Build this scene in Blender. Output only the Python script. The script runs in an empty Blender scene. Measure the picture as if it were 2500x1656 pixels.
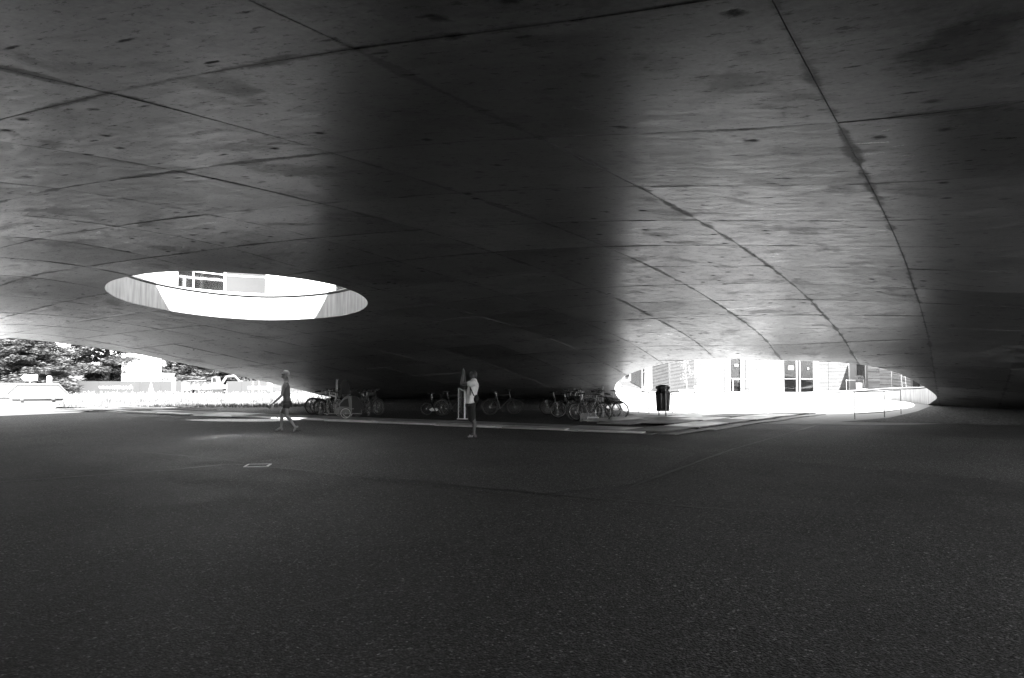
import bpy, bmesh, math, random
import numpy as np
from mathutils import Vector, Matrix
from mathutils.geometry import delaunay_2d_cdt
R_ = math.radians
rnd = random.Random(7)
S = bpy.context.scene

# ------------------------------------------------------------------ camera
FPX, HOR, EYE = 1900.0, 920.0, 1.6
PITCH = math.atan((HOR - 828) / FPX)
cam_d = bpy.data.cameras.new('camera')
cam_d.sensor_width = 36; cam_d.lens = 36 * FPX / 2500
cam_d.clip_start = 0.05; cam_d.clip_end = 3000
cam = bpy.data.objects.new('camera', cam_d)
cam.location = (0, 0, EYE); cam.rotation_euler = (math.pi / 2 + PITCH, 0, 0)
S.collection.objects.link(cam); S.camera = cam

# ------------------------------------------------------------------ light
SUN_EL, SUN_AZ = R_(42), R_(17)          # the sun stands behind the camera, a little to its right
to_sun = Vector((math.sin(SUN_AZ) * math.cos(SUN_EL), -math.cos(SUN_AZ) * math.cos(SUN_EL), math.sin(SUN_EL)))
W = bpy.data.worlds.new('World'); S.world = W; W.use_nodes = True
nt = W.node_tree; nt.nodes.clear()
sky = nt.nodes.new('ShaderNodeTexSky'); sky.sky_type = 'NISHITA'; sky.sun_disc = False
sky.sun_elevation = SUN_EL; sky.sun_rotation = math.pi - SUN_AZ
sky.dust_density = 2.0
bw = nt.nodes.new('ShaderNodeRGBToBW')   # the photograph is black and white
bg = nt.nodes.new('ShaderNodeBackground'); bg.inputs[1].default_value = 0.12
wo = nt.nodes.new('ShaderNodeOutputWorld')
nt.links.new(sky.outputs[0], bw.inputs[0]); nt.links.new(bw.outputs[0], bg.inputs[0]); nt.links.new(bg.outputs[0], wo.inputs[0])
sun_d = bpy.data.lights.new('sun', 'SUN'); sun_d.energy = 5.0; sun_d.angle = R_(0.5); sun_d.color = (1, 1, 1)
sun = bpy.data.objects.new('sun', sun_d); S.collection.objects.link(sun)
sun.rotation_euler = to_sun.to_track_quat('Z', 'Y').to_euler()
S.view_settings.view_transform = 'Standard'; S.view_settings.look = 'None'
S.view_settings.gamma = 1; S.view_settings.use_curve_mapping = False
S.view_settings.exposure = 3.3
S.cycles.use_denoising = True
S.cycles.max_bounces = 8; S.cycles.diffuse_bounces = 2; S.cycles.glossy_bounces = 3
S.cycles.blur_glossy = 0.35
S.cycles.sample_clamp_indirect = 6

# ------------------------------------------------------------------ helpers
def ray(px, py):
    u = (px - 1250) / FPX; v = (828 - py) / FPX
    F = math.cos(PITCH) - v * math.sin(PITCH); U = math.sin(PITCH) + v * math.cos(PITCH)
    return u / F, U / F
def at(px, py, d):
    a, b = ray(px, py); return Vector((a * d, d, EYE + b * d))
def gp(px, py, z=0.0):
    a, b = ray(px, py); d = (z - EYE) / b; return Vector((a * d, d, z))

def link(o): S.collection.objects.link(o)
def thing(name, label, cat, loc=(0, 0, 0), rz=0.0, group=None):
    o = bpy.data.objects.new(name, None); link(o); o.empty_display_size = .1
    o.location = loc; o.rotation_euler = (0, 0, rz); tag(o, label, cat, group); return o
def tag(o, label=None, cat=None, group=None, kind=None):
    if label: o['label'] = label
    if cat: o['category'] = cat
    if group: o['group'] = group
    if kind: o['kind'] = kind
    return o

class MB:
    def __init__(s): s.v = []; s.f = []; s.sm = []
    def add(s, vs, fs, smooth=False):
        n = len(s.v); s.v += [tuple(v) for v in vs]
        for f in fs: s.f.append(tuple(i + n for i in f)); s.sm.append(smooth)
        return s
    def box(s, c, sz, rz=0.0, M=None):
        hx, hy, hz = sz[0] / 2, sz[1] / 2, sz[2] / 2
        P = [Vector((x, y, z)) for z in (-hz, hz) for x, y in ((-hx, -hy), (hx, -hy), (hx, hy), (-hx, hy))]
        M = M or Matrix.Rotation(rz, 3, 'Z')
        return s.add([M @ p + Vector(c) for p in P], [(0, 3, 2, 1), (4, 5, 6, 7), (0, 1, 5, 4), (1, 2, 6, 5), (2, 3, 7, 6), (3, 0, 4, 7)])
    def tube(s, pts, r, n=6, cap=True, closed=False):
        pts = [Vector(p) for p in pts]; m = len(pts)
        rr = r if isinstance(r, (list, tuple)) else [r] * m
        rings = []; prev = None
        for i, p in enumerate(pts):
            if closed: t = pts[(i + 1) % m] - pts[i - 1]
            else: t = pts[min(i + 1, m - 1)] - pts[max(i - 1, 0)]
            t.normalize()
            if prev is None:
                a = Vector((0, 0, 1)) if abs(t.z) < .9 else Vector((1, 0, 0))
            else: a = prev
            b = t.cross(a).normalized(); a = b.cross(t).normalized(); prev = a
            rings.append([p + (a * math.cos(k * 2 * math.pi / n) + b * math.sin(k * 2 * math.pi / n)) * rr[i] for k in range(n)])
        vs = [v for q in rings for v in q]; fs = []
        for i in range(m if closed else m - 1):
            j = (i + 1) % m
            for k in range(n):
                l = (k + 1) % n; fs.append((i * n + k, j * n + k, j * n + l, i * n + l))
        s.add(vs, fs, n > 4)
        if cap and not closed:
            s.add(rings[0], [tuple(range(n))]); s.add(rings[-1], [tuple(range(n - 1, -1, -1))])
        return s
    def ring(s, c, R, r, n=32, k=6, axis='y'):
        c = Vector(c)
        pts = [c + Vector((R * math.cos(a), 0, R * math.sin(a))) if axis == 'y' else c + Vector((R * math.cos(a), R * math.sin(a), 0)) for a in [i * 2 * math.pi / n for i in range(n)]]
        return s.tube(pts, r, k, closed=True)
    def prism(s, poly, y0, y1):
        """outline in x,z extruded along y"""
        n = len(poly)
        vs = [(x, y0, z) for x, z in poly] + [(x, y1, z) for x, z in poly]
        return s.add(vs, [tuple(range(n)), tuple(range(2 * n - 1, n - 1, -1))] + [(i, i + n, (i + 1) % n + n, (i + 1) % n) for i in range(n)])
    def slab(s, poly, z0, z1):
        """outline in x,y extruded up"""
        n = len(poly)
        vs = [(x, y, z0) for x, y in poly] + [(x, y, z1) for x, y in poly]
        return s.add(vs, [tuple(range(n - 1, -1, -1)), tuple(range(n, 2 * n))] + [(i, (i + 1) % n, (i + 1) % n + n, i + n) for i in range(n)])
    def ball(s, c, r, seg=10, rings=7):
        r = r if isinstance(r, (list, tuple)) else (r, r, r); vs = []; fs = []
        for i in range(rings + 1):
            th = math.pi * i / rings
            for k in range(seg):
                a = 2 * math.pi * k / seg
                vs.append((c[0] + r[0] * math.sin(th) * math.cos(a), c[1] + r[1] * math.sin(th) * math.sin(a), c[2] + r[2] * math.cos(th)))
        for i in range(rings):
            for k in range(seg):
                l = (k + 1) % seg; fs.append((i * seg + k, (i + 1) * seg + k, (i + 1) * seg + l, i * seg + l))
        return s.add(vs, fs, True)
    def lathe(s, c, prof, n=20):
        vs = []; fs = []
        for r, z in prof:
            for k in range(n):
                a = 2 * math.pi * k / n; vs.append((c[0] + r * math.cos(a), c[1] + r * math.sin(a), c[2] + z))
        for i in range(len(prof) - 1):
            for k in range(n):
                l = (k + 1) % n; fs.append((i * n + k, i * n + l, (i + 1) * n + l, (i + 1) * n + k))
        return s.add(vs, fs, True)
    def mesh(s, name, mat):
        me = bpy.data.meshes.new(name); me.from_pydata(s.v, [], s.f)
        me.polygons.foreach_set('use_smooth', s.sm); me.materials.append(mat); me.update(); return me
    def build(s, name, mat, parent=None, loc=None, rz=None, **kw):
        return inst(name, s.mesh(name, mat), parent, loc, rz, **kw)
def inst(name, me, parent=None, loc=None, rz=None, **kw):
    o = bpy.data.objects.new(name, me); link(o)
    if parent: o.parent = parent
    if loc is not None: o.location = loc
    if rz is not None: o.rotation_euler = (0, 0, rz)
    if kw: tag(o, **kw)
    return o

# ------------------------------------------------------------------ materials (all neutral grey)
MATS = {}
class NT:
    def __init__(s, m): s.t = m.node_tree; s.n = s.t.nodes; s.b = s.n['Principled BSDF']
    def new(s, ty, **kw):
        n = s.n.new(ty)
        for k, v in kw.items(): setattr(n, k, v)
        return n
    def put(s, sock, v):
        if isinstance(v, bpy.types.NodeSocket): s.t.links.new(v, sock)
        elif v is not None: sock.default_value = v
    def math(s, op, a, b=None, c=None, clamp=False):
        n = s.new('ShaderNodeMath', operation=op, use_clamp=clamp)
        s.put(n.inputs[0], a); s.put(n.inputs[1], b); s.put(n.inputs[2], c); return n.outputs[0]
    def noise(s, vec, scale, detail=4, rough=.5, dist=0.0):
        n = s.new('ShaderNodeTexNoise'); s.put(n.inputs['Vector'], vec); n.inputs['Scale'].default_value = scale
        n.inputs['Detail'].default_value = detail; n.inputs['Roughness'].default_value = rough; n.inputs['Distortion'].default_value = dist
        return n.outputs[0]
    def vor(s, vec, scale, feature='F1', out=0):
        n = s.new('ShaderNodeTexVoronoi', feature=feature); s.put(n.inputs['Vector'], vec); n.inputs['Scale'].default_value = scale
        return n.outputs[out]
    def mapr(s, v, a, b, c=0.0, d=1.0, smooth=True):
        n = s.new('ShaderNodeMapRange', interpolation_type='SMOOTHSTEP' if smooth else 'LINEAR')
        s.put(n.inputs[0], v)
        for i, x in enumerate((a, b, c, d)): s.put(n.inputs[i + 1], x)
        return n.outputs[0]
    def mapping(s, vec, rot=(0, 0, 0), scale=(1, 1, 1), loc=(0, 0, 0)):
        n = s.new('ShaderNodeMapping'); s.put(n.inputs[0], vec); n.inputs['Location'].default_value = loc
        n.inputs['Rotation'].default_value = rot; n.inputs['Scale'].default_value = scale; return n.outputs[0]
    def bump(s, h, strength=.3, dist=.01, prev=None):
        n = s.new('ShaderNodeBump'); s.put(n.inputs['Height'], h); n.inputs['Strength'].default_value = strength
        n.inputs['Distance'].default_value = dist
        if prev is not None: s.put(n.inputs['Normal'], prev)
        return n.outputs[0]
    def prod(s, *a):
        r = a[0]
        for x in a[1:]: r = s.math('MULTIPLY', r, x)
        return r
    def pos(s): return s.new('ShaderNodeNewGeometry').outputs['Position']
    def obj(s): return s.new('ShaderNodeTexCoord').outputs['Object']

def mat(name, v=.5, rough=.6, metal=0.0, var=.15, nscale=3.0, bump=0.0, bscale=40, spec=.5):
    if name in MATS: return MATS[name]
    m = bpy.data.materials.new(name); m.use_nodes = True; t = NT(m)
    p = t.obj()
    n = t.noise(p, nscale, 5, .6)
    t.put(t.b.inputs['Base Color'], t.math('MULTIPLY', t.mapr(n, .3, .7, 1 - var, 1 + var, False), v))
    t.put(t.b.inputs['Roughness'], t.mapr(n, .3, .7, max(0, rough - .06), min(1, rough + .06), False))
    t.b.inputs['Metallic'].default_value = metal; t.b.inputs['Specular IOR Level'].default_value = spec
    if bump: t.put(t.b.inputs['Normal'], t.bump(t.noise(p, bscale, 4, .6), bump, .01))
    MATS[name] = m; return m

GRID_PH = 0.51718; GRID_X, GRID_Y = 1.1851, 3.531     # formwork grid on the ceiling, 2.5 m panels
_dx, _dy = 2.46, 4.15
DAMP = (math.cos(.35) * _dx - math.sin(.35) * _dy * .62, math.sin(.35) * _dx + math.cos(.35) * _dy * .62, 0)
def concrete_ceiling():
    m = bpy.data.materials.new('formed_concrete'); m.use_nodes = True; t = NT(m)
    g = t.mapping(t.pos(), rot=(0, 0, GRID_PH)); # x along the rows, y along the columns of the formwork
    org = Matrix.Rotation(GRID_PH, 3, 'Z') @ Vector((GRID_X, GRID_Y, 0))
    g = t.mapping(g, loc=(-org.x, -org.y, 0))
    info = t.new('ShaderNodeObjectInfo').outputs['Random']
    n1 = t.noise(g, .45, 6, .6, .6)
    n2 = t.noise(t.mapping(g, scale=(1.0, 3.2, 1)), 2.4, 6, .65, .3)
    n3 = t.noise(g, 22, 4, .7)
    sep = t.new('ShaderNodeSeparateXYZ'); t.put(sep.inputs[0], g)
    nd = t.noise(g, 2.2, 5, .7)
    seam = None
    for o, off in ((0, 0), (1, 5.3)):
        d = t.math('PINGPONG', t.math('ADD', sep.outputs[o], 250.0), 1.25)
        wv = t.noise(t.mapping(g, loc=(off, off, 0)), 1.3, 4, .65)
        width = t.mapr(wv, .42, .72, .0, .085)
        k = t.mapr(t.math('SUBTRACT', t.math('ADD', d, t.math('MULTIPLY', t.math('SUBTRACT', n3, .5), .06)), width), -.02, .03, .66, 1.0)
        seam = k if seam is None else t.math('MULTIPLY', seam, k)
    # form tie marks: rows of small stains
    v1 = t.new('ShaderNodeTexVoronoi'); t.put(v1.inputs['Vector'], t.mapping(g, scale=(1, 1.15, 1))); v1.inputs['Scale'].default_value = 2.1; v1.inputs['Randomness'].default_value = .65
    d1 = t.math('ADD', v1.outputs['Distance'], t.math('MULTIPLY', t.math('SUBTRACT', t.noise(g, 9, 4, .7), .5), .28))
    c1 = t.new('ShaderNodeSeparateColor'); t.put(c1.inputs[0], v1.outputs['Color'])
    s1 = t.math('SUBTRACT', 1.0, t.prod(t.mapr(d1, .04, .19, 1, 0), t.mapr(c1.outputs[0], .15, .6, 0, .75)))
    v2 = t.new('ShaderNodeTexVoronoi'); t.put(v2.inputs['Vector'], t.mapping(g, scale=(.45, 1.7, 1))); v2.inputs['Scale'].default_value = 4.2
    d2 = t.math('ADD', v2.outputs['Distance'], t.math('MULTIPLY', t.math('SUBTRACT', t.noise(g, 30, 3, .7), .5), .25))
    c2 = t.new('ShaderNodeSeparateColor'); t.put(c2.inputs[0], v2.outputs['Color'])
    s2 = t.math('SUBTRACT', 1.0, t.prod(t.mapr(d2, .06, .20, 1, 0), t.mapr(c2.outputs[1], .4, .8, 0, .65)))
    blot = t.mapr(t.noise(g, .9, 8, .72, .4), .53, .64, 1, .8)
    fleck = t.mapr(t.noise(t.mapping(g, scale=(1, 2.5, 1), loc=(7, 3, 0)), 9, 6, .75), .56, .64, 1, .55)
    dm = t.new('ShaderNodeVectorMath', operation='DISTANCE'); t.put(dm.inputs[0], t.mapping(t.pos(), scale=(1, .62, 0), rot=(0, 0, .35)))
    dm.inputs[1].default_value = DAMP
    damp = t.mapr(t.math('ADD', dm.outputs['Value'], t.math('MULTIPLY', t.math('SUBTRACT', t.noise(g, 3.2, 6, .7), .5), .5)), .16, .34, .45, 1.0)
    blot = t.math('MULTIPLY', blot, damp)
    tone = t.mapr(info, 0, 1, .6, 1.4, False)
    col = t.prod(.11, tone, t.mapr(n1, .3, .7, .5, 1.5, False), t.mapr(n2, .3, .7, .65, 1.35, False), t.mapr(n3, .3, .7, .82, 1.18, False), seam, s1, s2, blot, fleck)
    t.put(t.b.inputs['Base Color'], col)
    r = t.math('ADD', t.mapr(n2, .3, .7, .24, .38, False), t.math('MULTIPLY', t.math('SUBTRACT', 1.0, t.prod(seam, s1, s2, blot, fleck)), .45))
    r = t.math('ADD', r, .03)
    t.put(t.b.inputs['Roughness'], t.math('ADD', r, t.mapr(info, 0, 1, -.015, .035, False)))
    t.b.inputs['IOR'].default_value = 2.4
    t.put(t.b.inputs['Specular IOR Level'], t.prod(.62, t.math('POWER', t.prod(seam, s1, s2, blot, fleck, t.mapr(n3, .3, .7, .85, 1.15, False)), 1.3), t.mapr(info, 0, 1, .8, 1.05, False), t.mapr(n2, .3, .7, .75, 1.15, False)))
    b = t.bump(t.noise(g, 1.7, 3, .5), .05, .04)
    b = t.bump(t.prod(s1, s2), .55, .006, b)
    t.put(t.b.inputs['Normal'], t.bump(t.noise(g, 34, 4, .7), .16, .004, t.bump(n2, .03, .008, b)))
    return m
def concrete_rim():
    m = bpy.data.materials.new('rim_concrete'); m.use_nodes = True; t = NT(m)
    p = t.pos()
    n = t.noise(t.mapping(p, scale=(6, 6, .5)), 1.6, 6, .6); n2 = t.noise(p, .8, 3)
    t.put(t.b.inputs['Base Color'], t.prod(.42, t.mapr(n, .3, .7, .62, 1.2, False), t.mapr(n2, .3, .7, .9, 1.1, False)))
    t.b.inputs['Roughness'].default_value = .75
    return m
def asphalt(name, base, spec=.35):
    m = bpy.data.materials.new(name); m.use_nodes = True; t = NT(m)
    p = t.pos()
    big = t.noise(p, .16, 5, .6, .5); mid = t.noise(t.mapping(p, scale=(1, .6, 1)), .9, 6, .7)
    cell = t.vor(p, 60); grit = t.noise(p, 160, 3, .8); fine = t.noise(p, 32, 5, .8)
    vc = t.new('ShaderNodeTexVoronoi'); t.put(vc.inputs['Vector'], p); vc.inputs['Scale'].default_value = 52
    sc = t.new('ShaderNodeSeparateColor'); t.put(sc.inputs[0], vc.outputs['Color'])
    speck = t.mapr(sc.outputs[0], .86, .97, 1, 3.0); light = t.mapr(sc.outputs[1], 0, 1, .12, 2.1, False)
    stain = t.mapr(t.noise(p, 1.1, 7, .75, .5), .66, .74, 1, .7)
    col = t.prod(base, t.mapr(big, .3, .7, .62, 1.38, False), t.mapr(mid, .3, .7, .75, 1.25, False), light, speck, t.mapr(cell, .15, .7, 1.35, .3), t.mapr(fine, .3, .7, .75, 1.25, False), stain)
    t.put(t.b.inputs['Base Color'], col)
    t.put(t.b.inputs['Roughness'], t.mapr(mid, .3, .7, .62, .8, False))
    t.b.inputs['Specular IOR Level'].default_value = spec
    b = t.bump(cell, 1.0, .010); b = t.bump(fine, .8, .014, b)
    t.put(t.b.inputs['Normal'], t.bump(mid, .25, .02, b))
    return m
def gravel_mat():
    m = bpy.data.materials.new('gravel'); m.use_nodes = True; t = NT(m); p = t.pos()
    vc = t.new('ShaderNodeTexVoronoi'); t.put(vc.inputs['Vector'], p); vc.inputs['Scale'].default_value = 11
    sc = t.new('ShaderNodeSeparateColor'); t.put(sc.inputs[0], vc.outputs['Color'])
    t.put(t.b.inputs['Base Color'], t.prod(.10, t.mapr(sc.outputs[0], 0, 1, .45, 1.7, False), t.mapr(vc.outputs['Distance'], .1, .7, 1.2, .35)))
    t.b.inputs['Roughness'].default_value = .9
    t.put(t.b.inputs['Normal'], t.bump(vc.outputs['Distance'], 1.0, .05))
    return m
def glass_mat():
    m = bpy.data.materials.new('window_glass'); m.use_nodes = True; t = NT(m)
    t.b.inputs['Base Color'].default_value = (.035, .035, .035, 1); t.b.inputs['Roughness'].default_value = .04
    t.b.inputs['Specular IOR Level'].default_value = .9
    return m
def clear_glass():
    m = bpy.data.materials.new('clear_glass'); m.use_nodes = True; n = m.node_tree.nodes; l = m.node_tree.links
    tr = n.new('ShaderNodeBsdfTransparent'); tr.inputs[0].default_value = (.8, .8, .8, 1); gs = n.new('ShaderNodeBsdfGlossy'); gs.inputs['Roughness'].default_value = .03
    fr = n.new('ShaderNodeFresnel'); fr.inputs[0].default_value = 1.45; mx = n.new('ShaderNodeMixShader')
    l.new(fr.outputs[0], mx.inputs[0]); l.new(tr.outputs[0], mx.inputs[1]); l.new(gs.outputs[0], mx.inputs[2]); l.new(mx.outputs[0], n['Material Output'].inputs[0])
    return m
MIRRORED = bpy.data.materials.new('mirror_glass'); MIRRORED.use_nodes = True  # mirror metal in place of glass, added to bounce sun onto the floor
_cb = MIRRORED.node_tree.nodes['Principled BSDF']; _cb.inputs['Base Color'].default_value = (.85, .85, .85, 1); _cb.inputs['Metallic'].default_value = 1.0; _cb.inputs['Roughness'].default_value = .10
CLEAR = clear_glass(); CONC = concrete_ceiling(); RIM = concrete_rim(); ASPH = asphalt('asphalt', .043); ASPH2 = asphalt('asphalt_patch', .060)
GRAV = gravel_mat(); GLASS = glass_mat()
WHITE = mat('white_paint', .78, .5, var=.05); LGREY = mat('light_grey_sheet', .42, .6, var=.06)
BLACK = mat('black_rubber', .015, .55); DMET = mat('dark_metal', .05, .4, .6); STEEL = mat('steel', .45, .35, .9)
GALV = mat('galvanised_rail', .22, .45, .7)

# ------------------------------------------------------------------ the shell's underside: a smooth surface through points read off joints and edges, and invented ones out of view
NODES = {(0,0):(1883,0),(0,1):(2040,302),(0,2):(2130,452),(0,3):(2160,540),(0,4):(2185,603),(0,5):(2204,655),
(-1,0):(857,115),(-1,1):(1328,333),(-1,2):(1558,453),(-1,3):(1707,537),(-1,4):(1811,599),(-1,5):(1888,650),(-1,6):(1934,692),(-1,7):(1974,731),(-1,8):(2009,770),(-1,9):(2039,802),(-1,10):(2060,835),
(-2,0):(283,226),(-2,1):(781,375),(-2,2):(1121,471),(-2,5):(1586,651),(-2,6):(1674,695),(-2,7):(1743,735),(-2,8):(1795,771),(-2,9):(1844,804),(-2,10):(1888,841),
(-3,1):(436,419),(-3,2):(765,499),(-3,7):(1544,739),(-3,8):(1609,779),(-3,9):(1658,810),(-3,10):(1716,843),
(-4,1):(153,458),(-4,2):(505,525),(-4,3):(765,581),(-4,9):(1486,816),(-4,10):(1553,846),
(-5,2):(285,554),(-6,2):(110,581),(-5,3):(537,603),(-6,3):(363,627),(-7,3):(213,652),(-8,3):(70,673)}
UA = Vector((math.sin(GRID_PH), math.cos(GRID_PH))); UB = Vector((math.cos(GRID_PH), -math.sin(GRID_PH)))
def gridpt(i, j): return Vector((GRID_X, GRID_Y)) + UB * (2.5 * i) + UA * (2.5 * j)
CTRL = []
for (i, j), (px, py) in NODES.items():
    q = gridpt(i, j); a, b = ray(px, py); CTRL.append((q.x, q.y, b * q.y))
for px, py, d in [(0,825,30.5),(350,868,35),(560,912,39.5),(790,965,45),(925,973,47.5),(640,781,25.8),(258,700,21.4),(900,745,22.8),(555,666,18.5),
    (1888,877.6,29.3),(1502,944,39),(1533,989,42.6),(1200,973,48.4),(1050,973,48.4),(1350,973,47.9),(2276,973,39.5),(2273,993,40.5),
    (2390,996,38),(2500,997,37),(2500,850,25.4),(2500,700,14.6),(2240,850,26.9)]:
    a, b = ray(px, py); CTRL.append((a * d, d, b * d))
CTRL += [(0,0,1.85),(-26.5,25,-.2),(-28,17,-1.8),(-22,6,-1.9),(-18,-8,-1.6),(-45,10,-1.0),(0,-16,-1.6),(-40,-16,-3),(9,-10,2.0),(11,4,2.2),(17,12,1.4),(25,21,-1.4),(30,-16,1.6),(34,24,-1.8),(-9.7,46.3,-1.5)]  # invented points
CT = np.array(CTRL); nC = len(CT)
def _U(r2): return np.where(r2 > 0, r2 * np.log(r2 + 1e-12) * .5, 0)
_A = np.zeros((nC + 3, nC + 3)); _A[:nC, :nC] = _U(((CT[:, None, :2] - CT[None, :, :2]) ** 2).sum(-1)) + 3.0 * np.eye(nC)
_A[:nC, nC] = 1; _A[:nC, nC + 1:] = CT[:, :2]; _A[nC:, :nC] = _A[:nC, nC:].T
_w = np.linalg.solve(_A, np.r_[CT[:, 2], 0, 0, 0])
def H(x, y):
    """height of the shell's underside above the ground datum"""
    x = np.asarray(x, float); y = np.asarray(y, float)
    r2 = (x[..., None] - CT[:, 0]) ** 2 + (y[..., None] - CT[:, 1]) ** 2
    return np.maximum(_U(r2) @ _w[:nC] + _w[nC] + _w[nC + 1] * x + _w[nC + 2] * y + EYE, -.45)
def cast(px, py, lo=5, hi=60):
    a, b = ray(px, py); ys = np.arange(lo, hi, .04); z = H(a * ys, ys) - EYE - b * ys
    s = np.where((z[:-1] > 0) & (z[1:] <= 0))[0]
    return (a * ys[s[0]], ys[s[0]])
def smooth_loop(pts, n, order):
    """closed curve through points, low Fourier orders of radius about the centroid"""
    P = np.array(pts); c = (P.max(0) + P.min(0)) / 2; d = P - c; th = np.arctan2(d[:, 1], d[:, 0]); r = np.hypot(d[:, 0], d[:, 1])
    B = [np.ones_like(th)]
    for k in range(1, order + 1): B += [np.cos(k * th), np.sin(k * th)]
    q = np.linalg.lstsq(np.array(B).T, r, rcond=None)[0]
    t = np.linspace(0, 2 * math.pi, n, endpoint=False); rr = q[0] + 0 * t
    for k in range(1, order + 1): rr = rr + q[2 * k - 1] * np.cos(k * t) + q[2 * k] * np.sin(k * t)
    return [(c[0] + a * math.cos(b), c[1] + a * math.sin(b)) for a, b in zip(rr, t)]
LP = [(257.5,700.6),(271,720),(304,736),(378,752),(452,766),(555,777.5),(674,782),(762,779),(821.5,773),(866,763),(892.5,749),(900,739),(892.5,729),(866,714),(821.5,699),(733,681),(644,671),(555,666),(452,664),(378,667),(327.6,672),(283,683)]
HOLE_L = smooth_loop([cast(*q) for q in LP], 96, 4)
RP = [(1533.6,989),(1513.6,973.5),(1503.6,959),(1502,944),(1506,933.5),(1524.5,917),(1561,903.6),(1624,889),(1697,881),(1779,877),(1888,877.6),(1943.6,879),(2016,883),(2080,889.6),(2134,899),(2189,911),(2234,927),(2265,950),(2276,973.5),(2273,993)]
_rp = [cast(*q) for q in RP]
HOLE_R = smooth_loop(_rp + [(7.6,45.6),(9.6,47.8),(12.6,49),(16,48.6),(19,46.8),(21,44)], 140, 5)
OUTER = [(-60,-12),(-44,8),(-31,21.5),(-20.05,30.5),(-16.6,35),(-14.35,39.5),(-10.9,45),(-8.1,47.5),(-3,51),(4,54),(12,56),(36,56),(36,26),(19.5,15.5),(9.8,5),(7.5,-5),(6,-19),(-20,-20),(-60,-20)]  # unseen right edge placed for the light it lets in

def inside(poly, x, y):
    c = False; n = len(poly); j = n - 1
    for i in range(n):
        xi, yi = poly[i]; xj, yj = poly[j]
        if (yi > y) != (yj > y) and x < (xj - xi) * (y - yi) / (yj - yi) + xi: c = not c
        j = i
    return c
def solid(x, y): return inside(OUTER, x, y) and not inside(HOLE_L, x, y) and not inside(HOLE_R, x, y)
def tri(pts, loops, keep):
    vs = [Vector(p) for p in pts]; ed = []
    for lp in loops:
        n = len(vs); vs += [Vector(p) for p in lp]; ed += [(n + i, n + (i + 1) % len(lp)) for i in range(len(lp))]
    r = delaunay_2d_cdt(vs, ed, [], 0, 1e-5)
    V = r[0]; F = [tuple(f) for f in r[2] if abs((V[f[1]] - V[f[0]]).cross(V[f[2]] - V[f[0]])) > 2e-4 and keep(*(sum((V[i] for i in f), Vector((0, 0))) / len(f)))]
    used = sorted({i for f in F for i in f}); mp = {a: b for b, a in enumerate(used)}
    return [tuple(V[i]) for i in used], [tuple(mp[i] for i in f) for f in F]
def dens(loop, step):
    out = []
    for i, p in enumerate(loop):
        q = loop[(i + 1) % len(loop)]; n = max(1, int(math.hypot(q[0] - p[0], q[1] - p[1]) / step))
        out += [(p[0] + (q[0] - p[0]) * k / n, p[1] + (q[1] - p[1]) * k / n) for k in range(n)]
    return out

THK = .74
shell = thing('concrete_shell', 'vast rippling bare concrete roof shell over the forecourt with two round openings', 'concrete shell', (0, 0, 0))
OUTD = dens(OUTER, 1.2)
g0 = [(x, y) for x in np.arange(-59, 36, 1.1) for y in np.arange(-19.5, 56, 1.1) if solid(x, y)]
V2, F2 = tri(g0, [OUTD, HOLE_L, HOLE_R], solid)
A2 = np.array(V2); hz = H(A2[:, 0], A2[:, 1])
body = MB()
body.add([(x, y, z + .014) for (x, y), z in zip(V2, hz)], [f[::-1] for f in F2], True)
body.add([(x, y, z + THK) for (x, y), z in zip(V2, hz)], F2, True)
def wall(mb, loop, zb, zt, flip=False, closed=True):
    n = len(loop); b = [(x, y, z) for (x, y), z in zip(loop, zb)]; t_ = [(x, y, z) for (x, y), z in zip(loop, zt)]
    fs = [(i, (i + 1) % n, (i + 1) % n + n, i + n) for i in range(n if closed else n - 1)]
    mb.add(b + t_, [f[::-1] for f in fs] if flip else fs, True)
ho = H(*np.array(OUTD).T)
wall(body, OUTD, ho, ho + THK)
body.build('slab_body', mat('shell_backing', .22, .8), shell)

# rims of the two openings; the top edge follows the floor slab above
hl = H(*np.array(HOLE_L).T); hr = H(*np.array(HOLE_R).T)
m1 = MB(); wall(m1, HOLE_L, hl + .012, hl + THK, True); m1.build('opening_rim', RIM, shell)
def rtop(x, y, h):
    t0 = h + THK
    far = .42 + max(0, 48.5 - y) * .10           # the slab levels out where it meets the court floor
    k = min(1, max(0, (y - 38) / 6)); return t0 * (1 - k) + max(far, t0 if y < 42 else -9) * k
rt = np.array([rtop(x, y, h) for (x, y), h in zip(HOLE_R, hr)])
m1 = MB(); wall(m1, HOLE_R, np.minimum(hr + .012, rt - .05), rt, True); m1.build('opening_rim', RIM, shell)
def offset(loop, d):
    n = len(loop); out = []
    for i in range(n):
        a = Vector(loop[i - 1]); b = Vector(loop[(i + 1) % n]); t_ = (b - a).normalized(); out.append((loop[i][0] + t_.y * d, loop[i][1] - t_.x * d))
    return out
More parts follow.
